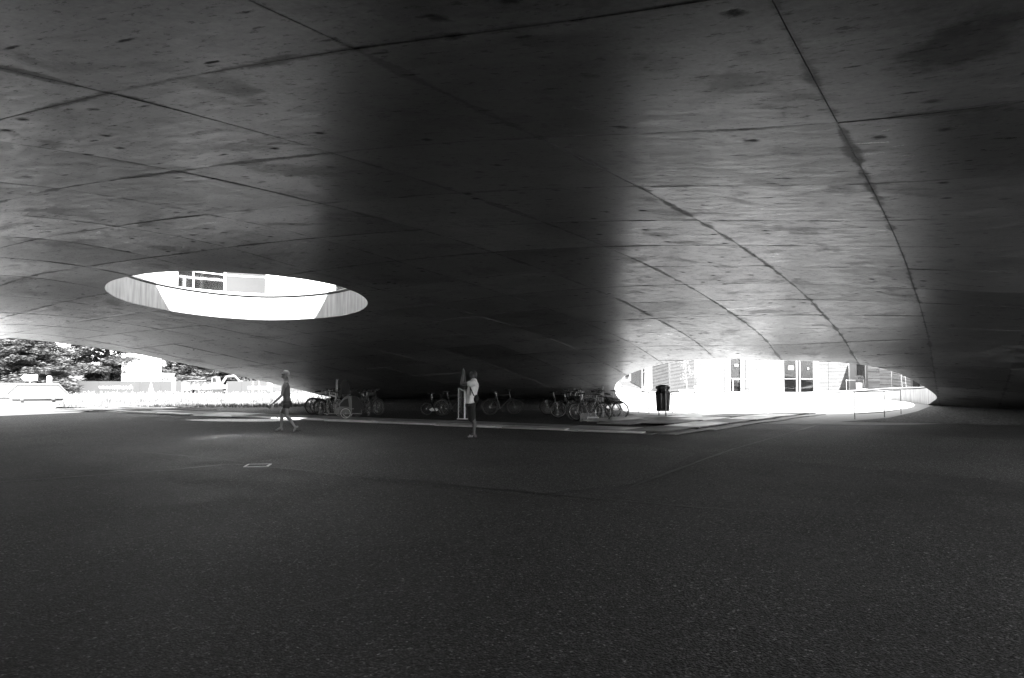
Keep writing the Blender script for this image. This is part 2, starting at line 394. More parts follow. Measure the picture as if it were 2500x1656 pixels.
# dark drip joint above each rim and a pale floor kerb set back over it
for lp, top in ((HOLE_L, hl + THK), (HOLE_R, rt)):
    a = offset(lp, .05); b = offset(lp, -.01); n = len(lp)
    j = MB(); wall(j, a, top - .02, top + .055, True); j.build('shadow_gap', BLACK, shell)
    k = MB(); k.add([(x, y, z + .055) for (x, y), z in zip(b, top)] + [(x, y, z + .10) for (x, y), z in zip(b, top)] + [(x, y, z + .13) for (x, y), z in zip(offset(lp, 1.3), top)] + [(x, y, z + .055) for (x, y), z in zip(offset(lp, .08), top)],
        [f for i in range(n) for f in ((i, i + n, (i + 1) % n + n, (i + 1) % n), (i + n, i + 2 * n, (i + 1) % n + 2 * n, (i + 1) % n + n), (i + 3 * n, i, (i + 1) % n, (i + 1) % n + 3 * n))], True)
    k.build('floor_kerb', mat('pale_screed', .4, .7, var=.05), shell)

# formwork panels, each cast face its own piece with an open joint round it
rp = []; GAP = .003
def local(x, y):
    d = Vector((x - GRID_X, y - GRID_Y)); return d.dot(UB) / 2.5, d.dot(UA) / 2.5
def visible(c):
    z = float(H(c[0], c[1])); 
    if c[1] < 1.2 or z < -.1: return False
    px = 1250 + FPX * c[0] / c[1]; py = HOR - FPX * (z - EYE) / c[1]
    m = 2.2 * FPX / c[1]
    return -m < px < 2500 + m and -m - 100 < py < 1060
cells = []
for i in range(-26, 20):
    for j in range(-8, 26):
        q = [gridpt(i + a, j + b) for a, b in ((0, 0), (1, 0), (1, 1), (0, 1))]
        c = sum(q, Vector((0, 0))) / 4
        s_ = [solid(p.x, p.y) for p in q + [c]]
        if any(s_) and visible(c): cells.append((c.length, i, j, q, c, all(s_) and not any(math.hypot(h[0] - c.x, h[1] - c.y) < 1.8 for h in HOLE_L + HOLE_R)))
cells.sort(key=lambda t: t[0])
def panel_mesh(mb, i, j, q, c, whole, idx):
    N = 8
    r_ = random.Random(i * 97 + j * 13); dz = r_.uniform(-.003, .002); tx = r_.uniform(-.002, .002); ty = r_.uniform(-.002, .002)
    e = GAP / 2.5
    def hz_(P): 
        P = np.array(P); L = np.array([local(*p) for p in P]) - np.array([i + .5, j + .5])
        return H(P[:, 0], P[:, 1]) + dz + tx * L[:, 0] * 2.5 + ty * L[:, 1] * 2.5
    if whole:
        P = [tuple(gridpt(i + e + (1 - 2 * e) * a / N, j + e + (1 - 2 * e) * b / N)) for b in range(N + 1) for a in range(N + 1)]
        F = [(b * (N + 1) + a, (b + 1) * (N + 1) + a, (b + 1) * (N + 1) + a + 1, b * (N + 1) + a + 1) for b in range(N) for a in range(N)]
    else:
        M_ = 10
        P = [tuple(gridpt(i + e + (1 - 2 * e) * a / M_, j + e + (1 - 2 * e) * b / M_)) for b in range(M_ + 1) for a in range(M_ + 1)]
        near = [h for h in HOLE_L + HOLE_R if math.hypot(h[0] - c.x, h[1] - c.y) < 3]
        loops = [lp for lp in (HOLE_L, HOLE_R, OUTD) if any(math.hypot(h[0] - c.x, h[1] - c.y) < 3 for h in lp)]
        P = [p for p in P if all(math.hypot(h[0] - p[0], h[1] - p[1]) > .05 for h in near)]
        box_ = [tuple(gridpt(i + e, j + e)), tuple(gridpt(i + 1 - e, j + e)), tuple(gridpt(i + 1 - e, j + 1 - e)), tuple(gridpt(i + e, j + 1 - e))]
        def keep(x, y):
            a, b = local(x, y); return i + e < a < i + 1 - e and j + e < b < j + 1 - e and solid(x, y)
        P, F = tri(P, [dens(box_, .3)] + loops, keep)
        F = [f if (Vector(P[f[1]]) - Vector(P[f[0]])).cross(Vector(P[f[2]]) - Vector(P[f[0]])) < 0 else f[::-1] for f in F]
    if not F: return None
    z = hz_(P); n = len(P)
    # border edges get a lip up to the backing
    cnt = {}
    for f in F:
        for k in range(len(f)):
            a, b = f[k], f[(k + 1) % len(f)]; cnt[(a, b)] = 1
    br = [(a, b) for (a, b) in cnt if (b, a) not in cnt]
    mb.add([(x, y, w) for (x, y), w in zip(P, z)], F, True)
    # the lip has its own corners so that the cast face keeps its true normals
    ids = sorted({k for e_ in br for k in e_}); mp = {k: t for t, k in enumerate(ids)}; m_ = len(ids)
    mb.add([(P[k][0], P[k][1], z[k]) for k in ids] + [(P[k][0], P[k][1], z[k] + .020) for k in ids], [(mp[b], mp[a], mp[a] + m_, mp[b] + m_) for a, b in br])
    return True
rest = MB(); n_single = 0
for idx, (dist, i, j, q, c, whole) in enumerate(cells):
    if n_single < 296:
        mb = MB()
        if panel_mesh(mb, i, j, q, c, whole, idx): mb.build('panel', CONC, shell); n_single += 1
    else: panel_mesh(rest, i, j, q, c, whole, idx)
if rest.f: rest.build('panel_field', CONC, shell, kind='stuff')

# ------------------------------------------------------------------ ground
def struct(name, mb, m, parent=None):
    o = mb.build(name, m, parent)
    if not parent: o['kind'] = 'structure'
    return o
def terrain_z(x, y):
    if y > 44 and x < -4: return -.75 * min(1, (y - 44) / 45) * min(1, (-4 - x) / 6)
    return 0.0
gx = [-900, -300, -120, -70] + list(np.arange(-55, 56, 4)) + [90, 300, 900]; gy = [-500, -120, -40, -20, 0, 20, 36, 44, 48, 52, 58, 66, 76, 89, 120, 200, 600, 1800]
g = MB(); g.add([(x, y, terrain_z(x, y)) for y in gy for x in gx], [(b * len(gx) + a, b * len(gx) + a + 1, (b + 1) * len(gx) + a + 1, (b + 1) * len(gx) + a) for b in range(len(gy) - 1) for a in range(len(gx) - 1)], True)
struct('asphalt_ground', g, ASPH)
ground = bpy.data.objects['asphalt_ground']
def sheet(name, poly, z, m, parent=None, zf=None):
    mb = MB(); P = dens(poly, 1.5)
    V, F = tri([(x, y) for x in np.arange(min(p[0] for p in poly), max(p[0] for p in poly), 1.5) for y in np.arange(min(p[1] for p in poly), max(p[1] for p in poly), 1.5) if inside(poly, x, y)], [P], lambda x, y: inside(poly, x, y))
    F = [f if (Vector(V[f[1]]) - Vector(V[f[0]])).cross(Vector(V[f[2]]) - Vector(V[f[0]])) > 0 else f[::-1] for f in F]
    mb.add([(x, y, (zf(x, y) if zf else 0) + z) for x, y in V], F, bool(zf))
    return struct(name, mb, m, parent)
def gl(*pp): return [tuple(gp(*p)[:2]) for p in pp]
# asphalt bays laid at other times, with sealed joints between them
sheet('paving_bay', gl((605,1128),(1150,1073),(1560,1085),(1700,1108),(1560,1180),(1280,1212),(655,1142)), .004, ASPH2, ground)
sheet('paving_bay', gl((1700,1108),(1900,1050),(2500,1075),(2500,1180),(1850,1120)), .004, ASPH2, ground)
JM = mat('joint_bitumen', .012, .6)
for pl, w in (([(0,1178),(420,1148),(560,1134),(600,1136)], .10), ([(655,1141),(900,1165),(1250,1200),(1700,1240),(1950,1256)], .06), ([(1540,1190),(1780,1100),(1990,1040)], .08), ([(350,1105),(600,1128)], .06), ([(1000,1432),(700,1490)], .03), ([(1780,1100),(2100,1112),(2500,1130)], .06)):
    P = [gp(*p) for p in pl]
    P = [P[k].lerp(P[k + 1], s / 6) for k in range(len(P) - 1) for s in range(6)] + [P[-1]]
    mb = MB(); L = []; Rr = []
    for k, p in enumerate(P):
        t_ = (P[min(k + 1, len(P) - 1)] - P[max(0, k - 1)]).normalized(); nn = Vector((-t_.y, t_.x, 0)) * (w / 2 * rnd.uniform(.5, 1.3)); off = Vector((0, 0, .009)) + nn.normalized() * rnd.uniform(-.015, .015)
        L.append(p + nn + off); Rr.append(p - nn + off)
    n = len(P); mb.add(L + Rr, [(k, k + n, k + 1 + n, k + 1) for k in range(n - 1)])
    mb.build('joint', JM, ground)
# court floor inside the big opening: rises gently to the floor level
def deck_z(x, y):
    k = min(1, max(0, (y - 35.5) / 13)); return .006 + .41 * k * k * (3 - 2 * k)
DECK = offset(HOLE_R, -.03)
DECKP = [p for p in DECK]
near_d = smooth_loop([(x + (x - 13) * .0, y - (4.0 if y < 36 else 1.0 if y < 40 else 0)) if y < 40 else (x, y) for x, y in offset(HOLE_R, -.05)], 120, 4)
sheet('courtyard_floor', near_d, 0, mat('pale_court_screed', .22, .8, var=.08, nscale=.6, bump=.3, bscale=60), None, deck_z)
# gravel beds where the shell comes down
def bank(y0, y1, h): return lambda x, y: h * min(1, max(0, (y - y0) / (y1 - y0)))
sheet('gravel_bed', [(-9.5,38),(-7,37),(-2,36.6),(3,37),(5.6,38.5),(6.2,42),(4,52),(-3,51),(-8.5,48.5),(-12,46)], .006, GRAV, None, bank(36.6, 47, .26))
gr = gl((2285,992),(2240,1008),(2170,1022),(2050,1031),(2250,1034),(2500,1040))
sheet('gravel_bed', [tuple(p) for p in gr] + [(34, 26), (34, 42), (22.5, 43)], .010, GRAV, None, bank(28, 40, .10))
sheet('concrete_path', [(-70, 20), (-31, 20), (-21, 31), (-19.2, 34.6), (-21, 41), (-70, 44)], .012, mat('path_concrete', .6, .8))
# lawn and meadow beyond the shell's edge
LAWN = [(-20.6,37.2),(-17.5,40.2),(-10,40.8),(-6.5,41.2),(-6,46),(-3,60),(-3,100),(-70,100),(-70,42),(-26,41)]
GRASSM = mat('grass', .08, .8, var=.4, nscale=1.2)
sheet('lawn', LAWN, .012, mat('turf', .16, .95, var=.3, nscale=2.0, bump=.5, bscale=9), None, terrain_z)
gb = MB(); fl = MB(); rg = random.Random(3)
cnt = 0
while cnt < 30000:
    if cnt < 15000: y = rg.uniform(40.2, 52)
    else: y = 50 + 40 * rg.random() ** 1.5
    x = rg.uniform(-.72, -.07) * y
    if not inside(LAWN, x, y): continue
    cnt += 1; z = terrain_z(x, y) + .01; hgt = rg.uniform(.08, .22) if y < 47 else rg.uniform(.15, .55) * (1 if y < 70 else 1.3)
    w = .012 + y * .00035; a = rg.uniform(0, 3.14); lx = rg.uniform(-.5, .5) * hgt; ly = rg.uniform(-.5, .5) * hgt
    dx, dy = math.cos(a) * w, math.sin(a) * w
    gb.add([(x - dx, y - dy, z), (x + dx, y + dy, z), (x + lx, y + ly, z + hgt)], [(0, 1, 2)])
    if y > 47.5 and rg.random() < .22:
        r = .02 + y * .0004; fx, fy, fz = x + lx, y + ly, z + hgt
        fl.add([(fx - r, fy, fz - r * .5), (fx + r, fy, fz - r * .5), (fx, fy - r * .6, fz + r)], [(0, 1, 2)])
gb.build('meadow_grass', GRASSM, None, label='long meadow grass beyond the edge of the shell', cat='grass', kind='stuff')
fl.build('meadow_flowers', mat('petals', .35, .8), None, label='pale flowers dotted through the long meadow grass', cat='flowers', kind='stuff')

# ------------------------------------------------------------------ floor building round the small opening
def ring_facade(lp, base, off, label, spans, glass_h=2.9):
    th = thing('glazed_gallery', label, 'gallery', (0, 0, 0))
    O = offset(lp, off); n = len(lp)
    zb = base + .13
    for k, (i0, i1, kind) in enumerate(spans):
        idx = [i % n for i in range(i0, i1 + 1)]
        P = [O[i] for i in idx]; B = [zb[i] for i in idx]; z0 = max(B) * 0 + np.array(B)
        if kind == 'glass':
            mb = MB(); wall(mb, P, z0 + .12, z0 + glass_h - .1, True, False); mb.build('window_pane', MIRRORED if 10 <= i0 < 40 else GLASS, th)
        elif kind == 'white':
            mb = MB(); wall(mb, P, z0, z0 + glass_h, True, False); mb.build('wall_panel', WHITE, th)
        elif kind == 'grey':
            mb = MB(); wall(mb, P, z0 + .12, z0 + glass_h - .1, True, False); mb.build('blind', mat('grey_blind', .02, .7), th)
        mb = MB(); x, y = P[0]; mb.box((x, y, float(z0[0]) + glass_h / 2), (.055, .055, glass_h)); mb.build('mullion', WHITE, th)
        if kind != 'white':
            mb = MB(); wall(mb, [offset(lp, off - .02)[i] for i in idx], z0, z0 + .14, True, False); mb.build('sill', WHITE, th)
    return th, O, zb
gal, OL, zL = ring_facade(HOLE_L, hl + THK, 1.3, 'white framed glass gallery ringing the smaller raised opening in the shell',
    [(4,10,'white'),(10,14,'white'),(14,18,'glass'),(18,23,'white'),(23,27,'white'),(27,31,'grey'),(31,35,'glass'),(35,40,'white'),(40,48,'glass'),(48,56,'glass'),(56,64,'glass'),(64,72,'glass'),(72,80,'glass'),(80,88,'glass'),(88,100,'glass')])
# roof round the opening
ro = MB(); nL = len(HOLE_L); inn = offset(HOLE_L, -.38); out = offset(HOLE_L, 9.0); zt = float(np.max(zL)) + 2.95
for z, fl_ in ((zt, True), (zt + .32, False)):
    fs = [(i, (i + 1) % nL, (i + 1) % nL + nL, i + nL) for i in range(nL)]
    ro.add([(x, y, z) for x, y in inn] + [(x, y, z) for x, y in out], [f if fl_ else f[::-1] for f in fs])
wall(ro, inn, [zt] * nL, [zt + .32] * nL, True); wall(ro, out, [zt] * nL, [zt + .32] * nL)
ro.build('roof', mat('roof_fascia', .18, .6), gal)
# rail round the opening with a post every few metres
hr_ = MB(); O = offset(HOLE_L, .45); top = hl + THK + .13
hr_.tube([(x, y, z + .62) for (x, y), z in zip(O, top)], .018, 6, closed=True)
hr_.build('rail', WHITE, gal)
for i in range(2, nL, 8):
    p = MB(); p.tube([(O[i][0], O[i][1], top[i] - .02), (O[i][0], O[i][1], top[i] + .62)], .022); p.build('rail_post', WHITE, gal)
p = MB(); a = O[78]; p.tube([(O[76][0] - .5, O[76][1] + 1.0, top[76] + 3.2), (O[72][0] - 1.4, O[72][1] + .6, top[72] + .1)], .16, 6); p.build('brace', WHITE, gal)

# ------------------------------------------------------------------ facade at the back of the court
FC = [(1522,41.2),(1532,43),(1545,45),(1570,47.4),(1600,49.3),(1640,50.8),(1700,51.8),(1800,52.3),(1900,52.3),(2000,52),(2080,51.4),(2130,50.3),(2180,48.8),(2230,46.4),(2262,44),(2285,41.5)]
FZ = [(1522,928),(1539,933.6),(1566,948),(1588,953),(1650,958),(1697,960),(1850,961),(2000,962.5),(2090,964),(2180,965),(2216,964),(2235,961),(2265,952),(2285,944)]
def fpt(px):
    d = float(np.interp(px, [a for a, b in FC], [b for a, b in FC])); y = float(np.interp(px, [a for a, b in FZ], [b for a, b in FZ]))
    return at(px, y, d)
fac = thing('court_facade', 'curved wall of white slatted blinds and glass doors behind the sunlit court', 'facade', (0, 0, 0))
BLM2 = mat('blind_slats_lightened', .30, .6, var=.06); BLM = mat('blind_slats', .036, .6, var=.06); FRM = mat('facade_frame', .11, .5, var=.04)  # first is a paler copy of the slats, lightened to offset the shade
def bay(px0, px1, kind, ragged=0.0):
    n = max(1, int((px1 - px0) / 25)); P = [fpt(px0 + (px1 - px0) * k / n) for k in range(n + 1)]
    Hh = 3.0
    if kind == 'blind':
        mb = MB()
        pitch = .092
        for r in range(int(Hh / pitch)):
            z = .06 + r * pitch
            for k in range(n):
                a, b = P[k], P[k + 1]; t_ = (b - a); t_.z = 0; t_.normalize(); nn = Vector((t_.y, -t_.x, 0))
                dz = rnd.uniform(-1, 1) * ragged; dz2 = rnd.uniform(-1, 1) * ragged
                lo, hi = Vector((0, 0, z + dz)), Vector((0, 0, z + .066 + dz2))
                mb.add([a + lo + nn * .035, b + lo + nn * .035, b + hi, a + hi], [(0, 1, 2, 3)])
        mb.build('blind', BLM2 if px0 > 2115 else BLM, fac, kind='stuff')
        mb = MB()
        for k in range(n):
            a, b = P[k], P[k + 1]; bk = Vector((0, .10, 0)); mb.add([a + bk, b + bk, b + bk + Vector((0, 0, Hh)), a + bk + Vector((0, 0, Hh))], [(0, 1, 2, 3)])
        mb.build('window_pane', mat('shaded_glass', .008, .3), fac)
        for k in ([0, n] if n < 3 else [0, n // 2, n]):
            mb = MB(); mb.tube([P[k] + Vector((.01, -.05, 0)), P[k] + Vector((.01, -.05, Hh))], .012, 4); mb.build('blind_guide', FRM, fac)
    elif kind in ('door', 'window'):
        a, b = P[0], P[-1]; c = (a + b) / 2; L = (b - a).length; rz = math.atan2(b.y - a.y, b.x - a.x)
        d = MB(); 
        for sx in (-1, 1): d.box(c + Matrix.Rotation(rz, 3, 'Z') @ Vector((sx * (L / 2 - .05), 0, Hh / 2)), (.10, .12, Hh), rz)
        d.box(c + Vector((0, 0, .06)), (L - .2, .12, .12), rz); d.box(c + Vector((0, 0, Hh - .3)), (L - .2, .12, .10), rz)
        o = d.build('door' if kind == 'door' else 'window', FRM, fac)
        g_ = MB(); g_.box(c + Vector((0, .03, Hh / 2)), (L - .2, .03, Hh - .7), rz); g_.build('pane', CLEAR, o); g2 = MB(); g2.box(c + Vector((0, .30, Hh / 2)), (L - .05, .03, Hh - .1), rz); g2.build('dark_backing', mat('room_dark', .01, .9), o)  # dark sheet painted in for the unlit room behind the glass
        t2 = MB(); t2.box(c + Vector((0, -.08, 1.0)), (L - .05, .04, .05), rz); t2.build('transom', FRM, o)
        return o, c, L
    else:
        a, b = P[0], P[-1]; c = (a + b) / 2; L = (b - a).length; rz = math.atan2(b.y - a.y, b.x - a.x)
        d = MB(); d.box(c + Vector((0, 0, Hh / 2)), (L, .14, Hh), rz); d.build('frame', FRM, fac)
for b in [(1523,1538,'window'),(1538,1566,'blind'),(1566,1575,'window'),(1575,1590,'frame'),(1590,1634,'blind'),(1636,1697,'blind'),(1700,1769,'blind'),(1770,1780,'frame')]: bay(*b)
d1 = bay(1780,1811,'door'); bay(1811,1819,'frame'); bay(1821,1902,'blind'); bay(1903,1911,'frame')
d2 = bay(1911,1948,'door'); d3 = bay(1951,1990,'door'); bay(1990,1998,'frame'); bay(1998,2074,'blind',.006); bay(2076,2090,'frame')
w1 = bay(2090,2119,'window'); bay(2119,2179,'blind',.014); bay(2181,2204,'blind',.010); bay(2205,2226,'blind',.006); bay(2227,2233,'frame'); bay(2233,2250,'window'); bay(2250,2270,'blind')
# curtains behind the door glass: long folds
CUR = mat('curtain', .022, .9)
for o, c, L in (d2, d3, d1):
    n = 14; mb = MB(); P = [(c.x - L / 2 + .1 + (L - .2) * k / n, c.y + .14 + (.05 if k % 2 else -.02)) for k in range(n + 1)]
    wall(mb, P, [c.z + .45] * (n + 1), [c.z + 2.6] * (n + 1), False, False); mb.build('curtain', CUR, o)
def placard(o, px, py, w, h, m, d):
    q = at(px, py, d); mb = MB(); mb.box(q, (w, .01, h)); mb.build('notice', m, o)
placard(d2[0], 1931, 898.5, .34, .23, WHITE, d2[1].y - .06)
placard(d3[0], 1973, 900, .07, .13, WHITE, d3[1].y - .06)
placard(d1[0], 1798, 892, .24, .13, LGREY, d1[1].y - .06)
# roof edge of that wing
tp = MB(); pr = [fpt(px) + Vector((0, 0, 3.0)) for px in range(1522, 2286, 12)]
nP = len(pr); tp.add([p + Vector((0, -.5, 0)) for p in pr] + [p + Vector((0, -.5, .35)) for p in pr] + [p + Vector((0, 7, .35)) for p in pr] + [p + Vector((0, 7, 0)) for p in pr],
    [f for k in range(nP - 1) for f in ((k, k + 1, k + 1 + nP, k + nP), (k + nP, k + 1 + nP, k + 1 + 2 * nP, k + 2 * nP), (k + 3 * nP, k + 1 + 3 * nP, k + 1, k))])
tp.build('roof_edge', mat('roof_fascia', .18, .6), fac)

# ------------------------------------------------------------------ railings in the court
def railing(pts, h, label, m, posts=None, low=.12, group=None, r=.016):
    c = Vector(pts[0]); th = thing('guard_rail', label, 'railing', c, 0, group)
    Q = [Vector(p) - c for p in pts]
    mb = MB(); mb.tube([q + Vector((0, 0, h)) for q in Q], r, 6); mb.build('top_rail', m, th)
    if low: mb = MB(); mb.tube([q + Vector((0, 0, low)) for q in Q], r * .8, 6); mb.build('bottom_rail', m, th)
    for q in (posts and [Vector(p) - c for p in posts] or Q):
        mb = MB(); mb.tube([q - Vector((0, 0, .02)), q + Vector((0, 0, h))], r * 1.1, 6); mb.build('post', m, th)
    return th
def gd(px, py):
    q = gp(px, py)
    for _ in range(6): q = gp(px, py, deck_z(q.x, q.y))
    return q
railing([gd(2087,1024),(gd(2159.5,1019)),gd(2200,1011)], 1.02, 'low dark steel guard rail bent in two on the right of the court', mat('rail_dark', .12, .5, .5), low=.2)
railing([gd(1559,1007),gd(1584.5,1011),gd(1641,1014)], .92, 'thin dark steel guard rail behind the litter bin at left of the court', mat('rail_dark', .12, .5, .5), low=.22)
f1 = fpt(1782); f2 = fpt(1835)
def frail(px0, px1, label):
    a, b = fpt(px0), fpt(px1); o = Vector((0, -.7, -.1)); railing([a + o, b + o], 1.05, label, WHITE, low=0)
frail(1783, 1836, 'small white railing before the single glass door'); frail(2056, 2098, 'small white railing before the dark window on the right')
# white steps ladder on the right
q = gd(2212, 990); LADM = mat('ladder_metal', .12, .5); ld = thing('ladder', 'slim white ladder standing in the shade at the right of the court', 'ladder', q)
for sx in (-.11, .11):
    mb = MB(); mb.tube([(sx, 0, 0), (sx, .25, 1.75)], .012); mb.build('side_rail', LADM, ld)
for k in range(5):
    z_ = .25 + k * .33; mb = MB(); mb.tube([(-.11, .25 * z_ / 1.75, z_), (.11, .25 * z_ / 1.75, z_)], .007); mb.build('rung', LADM, ld)

# ------------------------------------------------------------------ potted trees in the court
def potted(px, py, h, label, seed):
    q = gd(px, py); r_ = random.Random(seed); th = thing('potted_tree', label, 'potted tree', q)
    mb = MB(); mb.lathe((0, 0, 0), [(.001, 0), (.27, 0), (.40, .78), (.43, .80), (.43, .84), (.37, .84), (.36, .74), (.001, .74)]); mb.build('pot', WHITE, th)
    mb = MB(); mb.lathe((0, 0, 0), [(.001, .76), (.355, .75)]); mb.build('soil', mat('soil', .04, .95), th)
    mb = MB(); mb.tube([(0, 0, .7), (.04, 0, 1.3), (-.02, .02, 1.9), (.03, 0, h)], [.03, .025, .018, .008]); tips = []
    for k in range(14):
        z = 1.2 + (h - 1.2) * k / 14; a = r_.uniform(0, 6.28); L = r_.uniform(.25, .55); e = (math.cos(a) * L, math.sin(a) * L, z + L * .6); mb.tube([(0, 0, z), e], [.008, .003], 4); tips.append(e)
    mb.build('trunk', mat('bark', .10, .9), th)
    mb = MB()
    for e in tips:
        for k in range(22):
            p = Vector(e) * r_.uniform(.6, 1.05); p = Vector((e[0] * r_.uniform(.3, 1.1), e[1] * r_.uniform(.3, 1.1), e[2] + r_.uniform(-.25, .2)))
            s = .035; mb.add([p, p + Vector((r_.uniform(-s, s), r_.uniform(-s, s), s)), p + Vector((s, r_.uniform(-s, s), r_.uniform(-s, s)))], [(0, 1, 2)])
    mb.build('leaves', mat('leaf_pale', .13, .7), th, kind='stuff')
potted(1676, 988, 2.6, 'white conical pot with a thin young tree before the left blinds', 3)
potted(1711, 975, 2.5, 'white pot with a second sparse young tree, right of the first and further back', 5)
q = at(2104, 963, 50.2)
th = thing('planter_pair', 'white round pot with a leafy plant on a box by the dark window', 'planter', q + Vector((0, 0, 0)))
mb = MB(); mb.lathe((.12, 0, 0), [(.001, 0), (.26, 0), (.28, .38), (.001, .38)]); mb.build('low_pot', WHITE, th)
mb = MB(); mb.lathe((-.2, -.1, 0), [(.001, 0), (.17, 0), (.2, .75), (.001, .75)]); mb.build('tall_pot', WHITE, th)
mb = MB(); r_ = random.Random(4)
for k in range(120):
    p = Vector((-.2 + r_.uniform(-.2, .2), -.1 + r_.uniform(-.2, .2), .75 + r_.uniform(0, .4))); mb.add([p, p + Vector((.07, 0, .05)), p + Vector((.02, .05, .09))], [(0, 1, 2)])
mb.build('foliage', mat('leaf_pale', .13, .7), th, kind='stuff')

# ------------------------------------------------------------------ litter bin
q = gp(1619, 1021); bn = thing('litter_bin', 'black fluted litter bin on two steel posts at the edge of the sunlit court', 'litter bin', q)
mb = MB(); n = 28; prof = [(.0, .27), (.30, .27), (.335, .95), (.35, .98), (.28, 1.06), (.28, 1.10), (.345, 1.14), (.345, 1.22), (.18, 1.28), (.0, 1.28)]
vs = []; fs = []
for r, z in prof:
    for k in range(n):
        a = 2 * math.pi * k / n; rr = max(r, .001) * (1 + (.05 if k % 2 else -.03) * (1 if .27 < z < 1.0 else .3)) ; vs.append((rr * .82 * math.cos(a), rr * .62 * math.sin(a), z))
for i in range(len(prof) - 1):
    for k in range(n): l = (k + 1) % n; fs.append((i * n + k, i * n + l, (i + 1) * n + l, (i + 1) * n + k))
mb.add(vs, fs); mb.build('bin_body', mat('bin_plastic', .012, .35), bn)
for sx, yy in ((.06, -.24), (-.12, .22)):
    mb = MB(); mb.tube([(sx, yy, 0), (sx, yy, 1.24)], .028, 8); mb.build('post', GALV, bn)

# ------------------------------------------------------------------ board walkway over the asphalt
def board_mat(name, lo, hi, rough):
    m = bpy.data.materials.new(name); m.use_nodes = True; t = NT(m); p = t.obj()
    rn = t.new('ShaderNodeObjectInfo').outputs['Random']; n = t.noise(t.mapping(p, scale=(.6, 3, 1)), 2.2, 6, .65); n2 = t.noise(p, 1.1, 5, .6, .5)
    t.put(t.b.inputs['Base Color'], t.prod(t.mapr(rn, 0, 1, lo, hi, False), t.mapr(n, .3, .7, .75, 1.2, False), t.mapr(n2, .35, .65, .7, 1.15)))
    t.put(t.b.inputs['Roughness'], t.mapr(n2, .3, .7, rough + .15, rough - .05, False)); return m
BOARD = board_mat('plywood', .12, .30, .6); BOARD2 = board_mat('plywood_pale', .32, .72, .4)
wk = thing('board_walkway', 'long walkway of flat plywood boards crossing the floor below the bicycles', 'walkway', (0, 0, 0))
def board(par, c, L, Wd, ang, z, m, t_=.018, tilt=0.0):
    mb = MB(); M_ = Matrix.Rotation(ang, 3, 'Z') @ Matrix.Rotation(tilt, 3, 'Y'); mb.box((0, 0, 0), (L, Wd, t_))
    o = mb.build('board', m, par, (c[0], c[1], z)); o.rotation_euler = M_.to_euler(); return o
rb = random.Random(11)
c0 = gp(1590, 1062); c1 = gp(172, 1003)
dv = (c1 - c0); Lw = dv.length; dv.normalize(); nv = Vector((-dv.y, dv.x, 0)); nv = nv if nv.y > 0 else -nv; an = math.atan2(dv.y, dv.x)
s = 0.0; k = 0
while s < Lw - 1:
    L = 2.5
    for row, (o_, wd) in enumerate(((.62, 1.22), (1.86, 1.22))):
        j = rb.uniform(-.05, .05) + (0.9 if row else 0)
        c = c0 + dv * (s + L / 2 + j) + nv * (o_ + rb.uniform(-.05, .04))
        board(wk, c, L - .015, wd, an + rb.uniform(-.012, .012), .016 + (k % 2) * .003 + row * .002, BOARD if rb.random() < .6 else BOARD2, tilt=rb.uniform(-.001, .003))
    if rb.random() < .85:
        c = c0 + dv * (s + L / 2) + nv * (.16 + rb.uniform(-.08, .05)); board(wk, c, rb.uniform(1.9, 2.5), .3, an + rb.uniform(-.01, .01), .052, BOARD2, .035, tilt=rb.uniform(-.004, .004))
    s += L; k += 1
rm = thing('board_fan', 'spread of pale plywood boards leading up to the sunlit court', 'walkway', (0, 0, 0))
e0 = gp(1612, 1061); e1 = gp(1992, 1010); dv2 = (e1 - e0); L2 = dv2.length; dv2.normalize(); nv2 = Vector((-dv2.y, dv2.x, 0)); an2 = math.atan2(dv2.y, dv2.x)
s = .0; k = 0
while s < L2 + .5:
    for row in range(4):
        if row == 3 and s > 11: continue
        j = rb.uniform(-.1, .1) + (.9 if row % 2 else 0)
        if s + j < 1.2 and row > 0: continue
        c = e0 + dv2 * (s + 1.25 + j) + nv2 * (.55 + row * 1.2 + rb.uniform(-.05, .05))
        board(rm, c, 2.44, 1.16, an2 + rb.uniform(-.025, .025), .060 + .012 * (row % 2) + .006 * (k % 2) + deck_z(c.x, c.y) , BOARD2 if rb.random() < .65 else BOARD, t_=.03, tilt=rb.uniform(-.008, .008) - (.03 if c.y > 36 else 0))
    s += 2.5; k += 1
for k in range(6):
    c = e0 + dv2 * (1.0 + k * 2.45) - nv2 * (.25 + .12 * (k % 2)); board(rm, c, 2.4, .5, an2 + rb.uniform(-.03, .03), .02 + deck_z(c.x, c.y), BOARD, .02)
pl = thing('loose_boards', 'low heap of thin pale boards lying on the asphalt before the grass', 'boards', gp(330, 1003))
for k, (px, py, L, wd, a, z) in enumerate([(300,1002,3.6,.9,.12,.03),(345,998,3.4,.5,.02,.07),(420,1001,4.2,.6,-.06,.05),(250,1005,4.4,.7,.16,.10),(380,1006,5.0,.45,.0,.13),(330,996,1.6,.5,.3,.15),(445,996,1.1,.4,.2,.08)]):
    c = gp(px, py) - gp(330, 1003); o = board(pl, c, L, wd, a, z, BOARD2 if k % 2 else BOARD, .03, tilt=rb.uniform(-.03, .03))

# ------------------------------------------------------------------ drain cover
q = gp(629, 1138); dc = thing('inspection_cover', 'square inspection cover with a bright metal frame set in the asphalt', 'manhole cover', q + Vector((0, 0, .006)), R_(8))
mb = MB()
for sy in (-.20, .20): mb.box((0, sy, .004), (.42, .035, .012))
for sx in (-.1925, .1925): mb.box((sx, 0, .004), (.035, .365, .012))
mb.build('cover_frame', mat('worn_steel', .5, .5, .2), dc)
mb = MB(); mb.box((0, 0, 0), (.35, .365, .01)); mb.build('cover_plate', ASPH2, dc)

